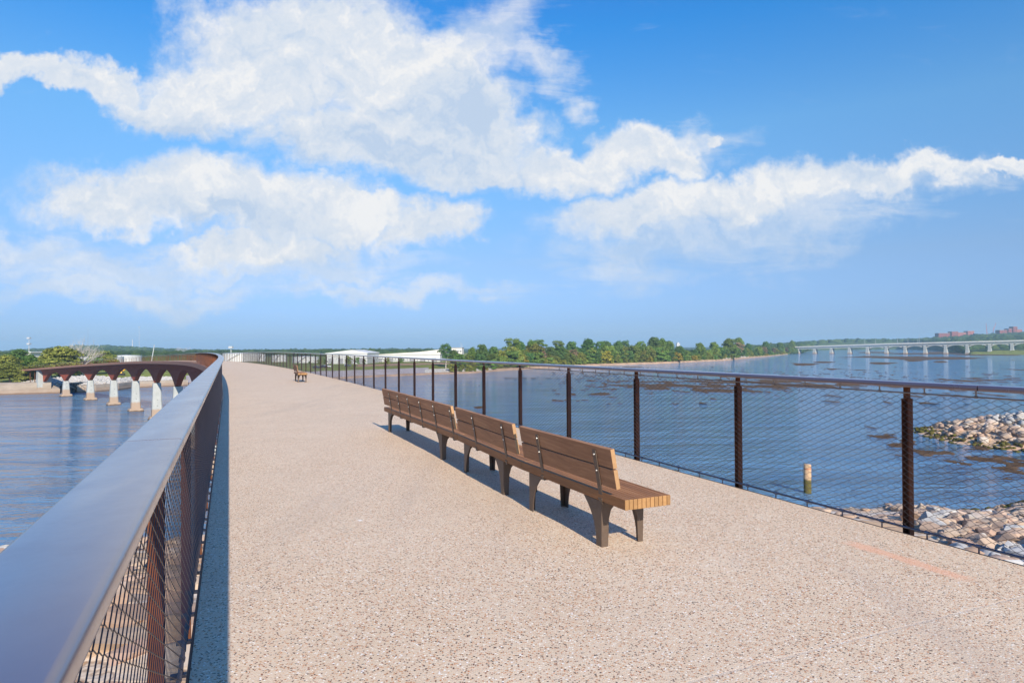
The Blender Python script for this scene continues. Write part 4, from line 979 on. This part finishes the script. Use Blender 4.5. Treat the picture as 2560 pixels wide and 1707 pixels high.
for _ in range(2600):
    px = rr.uniform(1062, 1230); u = (px - 1280) / F; Y = shoreY(u) + rr.uniform(3, 17); s = rr.uniform(.5, 1.0)
    items.append((RK['white'][rr.randrange(9)], Matrix.Translation((u * Y, Y, farz(u, Y) + .15)) @ Matrix.Rotation(rr.random() * 6, 4, 'Z') @ Matrix.Scale(s, 4)))
for _ in range(500):
    px = rr.uniform(1808, 1872); u = (px - 1280) / F; Y = shoreY(u) + rr.uniform(2, 10); s = rr.uniform(.7, 1.3)
    items.append((RK['white'][rr.randrange(9)], Matrix.Translation((u * Y, Y, farz(u, Y) + .3)) @ Matrix.Rotation(rr.random() * 6, 4, 'Z') @ Matrix.Scale(s, 4)))
merge('riprap', items, M['rock_white'], kind='stuff', label='bands of white riprap along the far shore', cat='riprap')

# ------------------------------------------------------------------ tanks, buildings, masts across the river
def tank(px0, px1, topy, boty, Y, label, cone=0.05):
    u = ((px0 + px1) / 2 - 1280) / F; r = (px1 - px0) / 2 / F * Y; zt = atY((px0 + px1) / 2, topy, Y).z; zb = atY((px0 + px1) / 2, boty, Y).z - 1.0
    t = empty('storage_tank', (u * Y, Y + r * .6, zb), 0, label=label, cat='tank', group='white storage tanks across the river'); h = zt - zb
    mb = MB(); mb.lathe([(r, 0), (r, h)], n=64); mb.build('shell', M['tank_white'], t)
    mb = MB(); mb.lathe([(r + .12, h), (r + .12, h + .18), (r * .5, h + .18 + r * cone * .5), (0.3, h + .18 + r * cone)], n=64); mb.build('roof', M['tank_white'], t)
    mb = MB()
    for k in range(26): a = -2.2 + k * 0.035; mb.box(((r + .5) * math.cos(a), (r + .5) * math.sin(a), h * (k + 1) / 26 - .1), (1.0, 0.7, 0.12), a)
    mb.build('stair', M['mast_white'], t)
tank(186, 285, 893, 912, 470, 'wide low white tank behind the bare tree'); tank(268, 338, 889.5, 912, 520, 'white tank with railing above the left part of the bridge')
tank(547, 641, 884, 905, 560, 'big white tank behind the thin posts at the bridge bend')
tank(643, 661, 885.5, 905, 560, 'narrow white tank beside the big white tank'); tank(676, 713, 888, 911, 540, 'mid sized white tank with green hill to its right')
tank(726, 790, 892, 911, 500, 'low white tank left of the domed tank'); 
def block(name, px0, px1, topy, boty, Y, dep, mt, label, cat='building', parts=None, rz=0.0):
    p0 = atY(px0, boty, Y); p1 = atY(px1, boty, Y); zt = atY((px0 + px1) / 2, topy, Y).z; zb = p0.z - 6; w = p1.x - p0.x; h = zt - zb
    b = empty(name, ((p0.x + p1.x) / 2, Y + dep / 2, zb), rz, label=label, cat=cat); mb = MB(); mb.box((0, 0, h / 2), (w, dep, h)); mb.build('wall', M[mt], b)
    return b, w, h
# big pale warehouse with a shallow gable
b, w, h = block('warehouse', 815, 918, 884, 911, 460, 40, 'tank_white', 'large white warehouse with shallow gable roof beyond the railing', 'warehouse')
mb = MB(); mb.prism([(-w / 2 - .5, h), (w / 2 + .5, h), (w / 2 + .5, h + .6), (w * .12, h + 2.6), (-w / 2 - .5, h + .4)], 41, Vector((0, -20.5, 0.002))); mb.build('roof', M['tank_white'], b)
for k in range(4): mb = MB(); mb.box((-w * .38 + k * w * .24, -20.05, 8), (3.6, 0.3, 4.4)); mb.build('door', M['roof_grey'], b)
b, w, h = block('warehouse', 936, 1100, 887, 907, 520, 50, 'tank_white', 'long white warehouse left of the riverside wood', 'warehouse')
mb = MB(); mb.prism([(-w / 2 - .5, h), (w / 2 + .5, h), (w / 2 + .5, h + 4.2), (w * .2, h + 2.4), (-w / 2 - .5, h + .3)], 51, Vector((0, -25.5, 0.002))); mb.build('roof', M['building_cream'], b)
for k in range(6): mb = MB(); mb.box((-w * .42 + k * w * .165, -25.05, 8), (4, 0.3, 3.2)); mb.build('door', M['roof_grey'], b)
b, w, h = block('factory', 1129, 1155, 870, 890, 600, 24, 'building_cream', 'tall cream factory block with roof antennas at the edge of the wood', 'building')
mb = MB(); mb.box((0, 0, h + .3), (w + .6, 24.6, .6)); mb.build('roof', M['roof_grey'], b)
for k in range(3):
    mb = MB(); mb.tube((w * (.28 + .08 * k), 0, h + .6), (w * (.28 + .08 * k), 0, h + 6 - k), 0.10, 0.05, 5); mb.build('antenna', M['mast_white'], b)
for z_ in (h - 3, h - 6):
    for k in range(4): mb = MB(); mb.box((-w * .36 + k * w * .24, -12.05, z_), (1.6, .3, 1.0)); mb.build('window', M['window_glass'], b)
b, w, h = block('office_building', 52, 76, 881.5, 886, 520, 20, 'building_cream', 'flat white roofed building behind the trees at far left'); mb = MB(); mb.box((0, 0, h + .4), (w + 3, 23, .8)); mb.build('roof', M['tank_white'], b)
b, w, h = block('office_building', 80, 103, 905, 919, 330, 14, 'tank_white', 'small white building with dark blue window left of the big tree'); mb = MB(); mb.box((-w * .2, -7.05, h - 1.9), (w * .3, .3, 1.9)); mb.build('window', M['dark_blue'], b); mb = MB(); mb.box((0, 0, h + .2), (w + .6, 14.6, .4)); mb.build('roof', M['roof_grey'], b)
b, w, h = block('shed', 360, 376, 938, 944, 330, 6, 'tank_white', 'small white shed with reddish roof seen under a bridge arch', 'shed'); mb = MB(); mb.prism([(-w / 2 - .3, h), (w / 2 + .3, h), (0, h + 1.1)], 6.8, Vector((0, -3.4, 0.002))); mb.build('roof', M['brick_pink'], b)
b, w, h = block('water_tower', 1692, 1700, 858, 868, 1500, 8, 'mast_white', 'distant white industrial block rising over the tree tops'); mb = MB(); mb.box((0, 0, h + 1), (w * .5, 5, 2.4)); mb.build('roof', M['mast_white'], b)
# brick hospital blocks on the right hill
def hospital(px0, px1, parts, label, Y=2400):
    pc = (px0 + px1) / 2; c0 = atY(pc, 860, Y); b = empty('brick_building', (c0.x, Y, 30), 0, label=label, cat='building')
    for i, (a, b2, t, mt, dy) in enumerate(parts):
        x0 = atY(a, 850, Y).x - c0.x; x1 = atY(b2, 850, Y).x - c0.x; zt = atY(pc, t, Y).z - 30; mb = MB(); mb.box(((x0 + x1) / 2, dy, zt / 2), (x1 - x0, 22, zt)); wl_ = mb.build('wall', M[mt], b)
        mb = MB(); mb.box(((x0 + x1) / 2, dy, zt + .4), (x1 - x0 + .8, 22.8, .8)); mb.build('roof', M['roof_grey'], b)
        nwin = max(2, int((x1 - x0) / 6))
        z_ = zt - 3
        while z_ > zt - 22 and z_ > 8:
            for k in range(nwin):
                mb = MB(); mb.box((x0 + (x1 - x0) * (k + .5) / nwin, dy - 11.1, z_), (2.4, .4, 1.9)); mb.build('window', M['window_glass'], wl_)
            z_ -= 5.0
hospital(2342, 2428, [(2342, 2372, 833, 'brick', 0), (2372, 2388, 829, 'brick', -6), (2388, 2412, 831.5, 'brick_pink', 0), (2412, 2428, 828, 'brick_pink', -5)], 'long low red brick hospital on the wooded hill, left of the cranes')
hospital(2494, 2550, [(2494, 2514, 825.5, 'brick', 0), (2514, 2524, 822, 'brick', -4), (2524, 2534, 817, 'brick', -8), (2534, 2550, 824, 'brick_pink', 0)], 'stepped red brick building with central tower on the wooded hill, right of the cranes')
def mast(name, px, topy, boty, Y, r, mt, label, cat, lean=0.0, rings=0):
    a = atY(px, boty, Y); b = atY(px + lean, topy, Y); a.z -= 6; m_ = empty(name, a, 0, label=label, cat=cat); d = b - a
    mb = MB(); mb.tube((0, 0, 0), d, r, r * .55, 6); mb.build('pole', M[mt], m_)
    for k in range(rings): mb = MB(); c = d * (1 - 0.28 * k); mb.box(c, (r * 7, r * 7, r * 4)); mb.build('antenna', M['mast_white'], m_)
mast('radio_mast', 72.5, 845, 886, 900, 0.55, 'mast_white', 'slim radio mast with white heads above the trees at far left', 'mast', rings=2)
mast('radio_mast', 220, 820, 862, 2300, 0.5, 'roof_grey', 'very faint thin mast rising over the left hill', 'mast')
mast('radio_mast', 348, 818, 866, 2300, 0.6, 'mast_white', 'thin pale mast right of the white chimney', 'mast', rings=1)
mast('chimney', 331, 849, 867, 2200, 1.9, 'mast_white', 'short thick white chimney on the top of the hill', 'chimney')
mast('crane_boom', 377, 862, 893, 480, 0.42, 'mast_white', 'white crane boom leaning right behind the bridge railing', 'crane', lean=9)
mast('lamp_mast', 109, 888, 906, 420, 0.3, 'mast_white', 'white lamp mast beside the yellow green tree', 'mast')
mast('lamp_mast', 577.5, 868, 882, 700, 0.55, 'mast_white', 'white lamp mast above the railing beyond the bridge bend', 'mast', rings=1)
for i, (px_, ty) in enumerate(((2162, 845), (2189, 845), (2244, 844), (2270, 846), (2298, 837), (2294, 848))):
    mast('power_pole', px_, ty, 858, 1900, 0.5, 'mast_white', ['thin pale pole on the wooded slope, leftmost of the row', 'second thin pole of the row behind the road bridge', 'pole standing over the middle of the road bridge', 'stout pale pole left of the tallest pole', 'tallest thin pole on the slope left of the brick hospital', 'short pole just left of the tallest pole'][i], 'pole')
def crane(px0, topx, topy, label):
    Y = 2420; a = atY(px0, 838, Y); a.z -= 10; c = empty('tower_crane', a, 0, label=label, cat='crane'); b = atY(px0 - (0 if topx > px0 else 1), 826, Y) - a; t = atY(topx, topy, Y) - a
    mb = MB(); mb.tube((0, 0, 0), b, 1.1, 1.0, 4); mb.build('mast', M['crane_red'], c); mb = MB(); mb.tube(b, t, 1.0, .6, 4); mb.build('jib', M['crane_red'], c)
crane(2468, 2465, 808, 'red construction crane with steep jib, left of the two'); crane(2483, 2490, 807, 'red construction crane leaning right, right of the two')

# ------------------------------------------------------------------ road bridge on the right
YL, YR, XL, XR = 1350.0, 1060.0, 1965, 2600
def rb_at(px, py):
    u = (px - 1280) / F; uL, uR = (XL - 1280) / F, (XR - 1280) / F; xL, xR = uL * YL, uR * YR
    # intersection of the sight plane with the bridge line
    k = (YR - YL) / (xR - xL); Y = (YL - k * xL) / (1 - k * u); return atY(px, py, Y)
RB = empty('road_bridge', label='long pale concrete road bridge crossing the river in the distance', cat='bridge')
cols = [1997, 2038, 2080, 2125, 2170, 2217, 2264, 2314, 2365, 2419, 2475, 2531, 2592]
def decky(px): return float(np.interp(px, [1960, 2230, 2560, 2620], [868.5, 859.5, 851.2, 849.5]))
def dirn(): a = rb_at(2000, 860); b = rb_at(2500, 860); d = b - a; d.z = 0; return d.normalized()
DV = dirn(); NV = Vector((-DV.y, DV.x, 0))
mb = MB(); pp = [rb_at(px, decky(px)) for px in range(1940, 2625, 10)]; V = []
for p in pp: V += [p - NV * 8, p + NV * 8, p + NV * 8 - Vector((0, 0, 1.2)), p + NV * 6 - Vector((0, 0, 1.3)), p + NV * 6 - Vector((0, 0, 4.6)), p - NV * 6 - Vector((0, 0, 4.6)), p - NV * 6 - Vector((0, 0, 1.3)), p - NV * 8 - Vector((0, 0, 1.2))]
mb.add(V, [(i * 8 + j, i * 8 + (j + 1) % 8, i * 8 + 8 + (j + 1) % 8, i * 8 + 8 + j) for i in range(len(pp) - 1) for j in range(8)] + [tuple(range(8)), tuple((len(pp) - 1) * 8 + j for j in range(8))]); mb.build('deck', M['white_concrete'], RB)
for sgn in (-1, 1):
    mb = MB(); V = []
    for p in pp: V += [p + NV * sgn * 7.9, p + NV * sgn * 7.6, p + NV * sgn * 7.6 + Vector((0, 0, 1.1)), p + NV * sgn * 7.9 + Vector((0, 0, 1.1))]
    mb.add(V, [(i * 4 + j, i * 4 + (j + 1) % 4, i * 4 + 4 + (j + 1) % 4, i * 4 + 4 + j) for i in range(len(pp) - 1) for j in range(4)]); mb.build('parapet', M['white_concrete'], RB)
tops = []
for px in cols:
    p = rb_at(px, decky(px)); zb = max(-2, gz(p.x, p.y) - 1 if gz(p.x, p.y) > 0 else -2); mb = MB(); rz = math.atan2(DV.y, DV.x)
    mb.box((p.x, p.y, (zb + 8) / 2), (5.6, 14, 8 - zb), rz, top=(.8, .9)); mb.box((p.x, p.y, (8 + p.z - 4.5) / 2), (4.2, 13, p.z - 4.5 - 8), rz); mb.build('pier', M['pier_concrete'], RB); tops.append((px, p))
for (px0, a), (px1, b) in zip(tops[4:], tops[5:]):
    for sgn in (-1, 1):
        mb = MB(); V = []; n = 12
        for i in range(n + 1):
            t = i / n; q = a.lerp(b, t) + NV * sgn * 5; k = (2 * t - 1) ** 2; zlo = -4.3 - 5.0 * k ** 1.3; V += [q + Vector((0, 0, zlo - .9)) - NV * .5, q + Vector((0, 0, zlo - .9)) + NV * .5, q + Vector((0, 0, zlo + .3)) + NV * .5, q + Vector((0, 0, zlo + .3)) - NV * .5]
        mb.add(V, [(i * 4 + j, i * 4 + (j + 1) % 4, i * 4 + 4 + (j + 1) % 4, i * 4 + 4 + j) for i in range(n) for j in range(4)]); mb.build('arch_rib', M['white_concrete'], RB)

# ------------------------------------------------------------------ vehicles on the far bank
def onground(px, py, lo=290, hi=600):
    for Yq in np.arange(lo, hi, 1.0):
        p = atY(px, py, Yq)
        if p.z <= gz(p.x, p.y): return Vector((p.x, p.y, gz(p.x, p.y)))
    return atY(px, py, 420)
def car(px, py, rz, paint, label, van=False):
    p = onground(px, py); c = empty('parked_car', p, rz, label=label, cat='car', group='cars parked on the far bank'); mb = MB()
    body = [(-2.2, .35), (2.2, .35), (2.25, .75), (2.1, .95), (1.1, 1.02), (-2.1, 1.05), (-2.25, .8)]; mb.prism([(x, z) for x, z in body], 1.75, Vector((0, -.875, 0))); mb.build('body', M[paint], c, bevel=.05)
    mb = MB(); cab = [(-1.9 if van else -1.5, 1.0), (1.05, 1.0), (.45, 1.5), (-1.8 if van else -1.1, 1.52)]; mb.prism(cab, 1.5, Vector((0, -.75, 0.01))); mb.build('cabin', M['window_glass'], c, bevel=.05)
    mb = MB(); mb.box((-.4 if not van else -.7, 0, 1.56), (1.2 if not van else 2.0, 1.4, .06)); mb.build('roof', M[paint], c)
    for x in (-1.4, 1.4):
        for y in (-.85, .85): mb = MB(); mb.tube((x, y - .1, .33), (x, y + .1, .33), .33, n=12); mb.build('wheel', M['tyre'], c)
car(791, 920.5, .1, 'car_dark', 'dark car parked left of the white car on the far bank'); car(809, 919, -.1, 'car_dark', 'dark vehicle touching the white car'); car(818, 918.5, 0, 'car_white', 'white car parked on the dirt before the white tanks', True)
car(869, 916, .2, 'car_silver', 'silver car parked beside the big shrub on the lawn', True)
for i, px_ in enumerate((10, 18)): car(px_, 951, 0, 'car_dark', ['dark car at the left edge behind the river wall', 'second dark car behind the river wall at far left'][i])
p = onground(300, 938); ex = empty('excavator', p, .4, label='yellow excavator working on the far bank, seen under a bridge arch', cat='excavator')
mb = MB(); mb.box((0, -1.2, .45), (3.8, .6, .9)); mb.build('track', M['tyre'], ex); mb = MB(); mb.box((0, 1.2, .45), (3.8, .6, .9)); mb.build('track', M['tyre'], ex)
mb = MB(); mb.box((-.6, 0, 1.6), (3.2, 2.5, 1.3), top=(.9, .95)); mb.build('body', M['machine_yellow'], ex, bevel=.08); mb = MB(); mb.box((.9, .6, 2.3), (1.3, 1.1, 1.6), top=(.85, .9)); mb.build('cab', M['window_glass'], ex)
mb = MB(); mb.tube((1.2, -.3, 1.9), (4.0, -.3, 4.6), .28, .24, 4); mb.tube((4.0, -.3, 4.6), (6.0, -.3, 2.2), .22, .18, 4); mb.build('boom', M['machine_yellow'], ex); mb = MB(); mb.box((6.0, -.3, 1.5), (1.0, .9, 1.0), top=(.6, 1)); mb.build('bucket', M['machine_yellow'], ex)

# steam plume behind the left hill crest
g = mat('steam'); t_ = g.t; g.t.nodes.remove(g.b); pv = g.n.new('ShaderNodeVolumePrincipled'); pv.inputs['Color'].default_value = (1, 1, 1, 1); pv.inputs['Density'].default_value = 0.10; g.l.new(pv.outputs[0], g.out.inputs['Volume'])
Vb = []; q = atY(437, 893, 900)
bm = bmesh.new(); bmesh.ops.create_icosphere(bm, subdivisions=3, radius=1); B = np.array([v.co[:] for v in bm.verts]); FB = np.array([[v.index for v in f.verts] for f in bm.faces]); bm.free()
Vs, Fs, k = [], [], 0
for (px_, py_, r) in ((434, 889, 2.2), (438, 885, 3.0), (443, 880, 4.2), (447, 875, 4.2), (452, 881, 3.5), (459, 876, 3.0), (466, 873, 2.6), (474, 871, 2.0)):
    c = atY(px_, py_, 900); d = np.array([1 + .28 * noise.fractal(Vector(b) * 1.7 + Vector((px_, 0, 0)), .9, 2, 3) for b in B]); Vs.append(B * d[:, None] * r + np.array(c[:])); Fs.append(FB + k); k += len(B)
link('steam', quadmesh('steam', np.concatenate(Vs), np.concatenate(Fs), M['steam']), kind='stuff', label='white puff of steam behind the bridge bend', cat='steam')

# ------------------------------------------------------------------ haze
hz = bpy.data.materials.new('haze'); hz.use_nodes = True; t = hz.node_tree
for n in list(t.nodes): t.nodes.remove(n)
o = t.nodes.new('ShaderNodeOutputMaterial'); v = t.nodes.new('ShaderNodeVolumePrincipled'); v.inputs['Color'].default_value = (0.50, 0.79, 1.0, 1); v.inputs['Density'].default_value = 0.00014; v.inputs['Anisotropy'].default_value = 0.0
t.links.new(v.outputs[0], o.inputs['Volume'])
mb = MB(); mb.box((0, 4300, 58), (19600, 10900, 126)); hb = mb.build('haze', hz, kind='stuff')
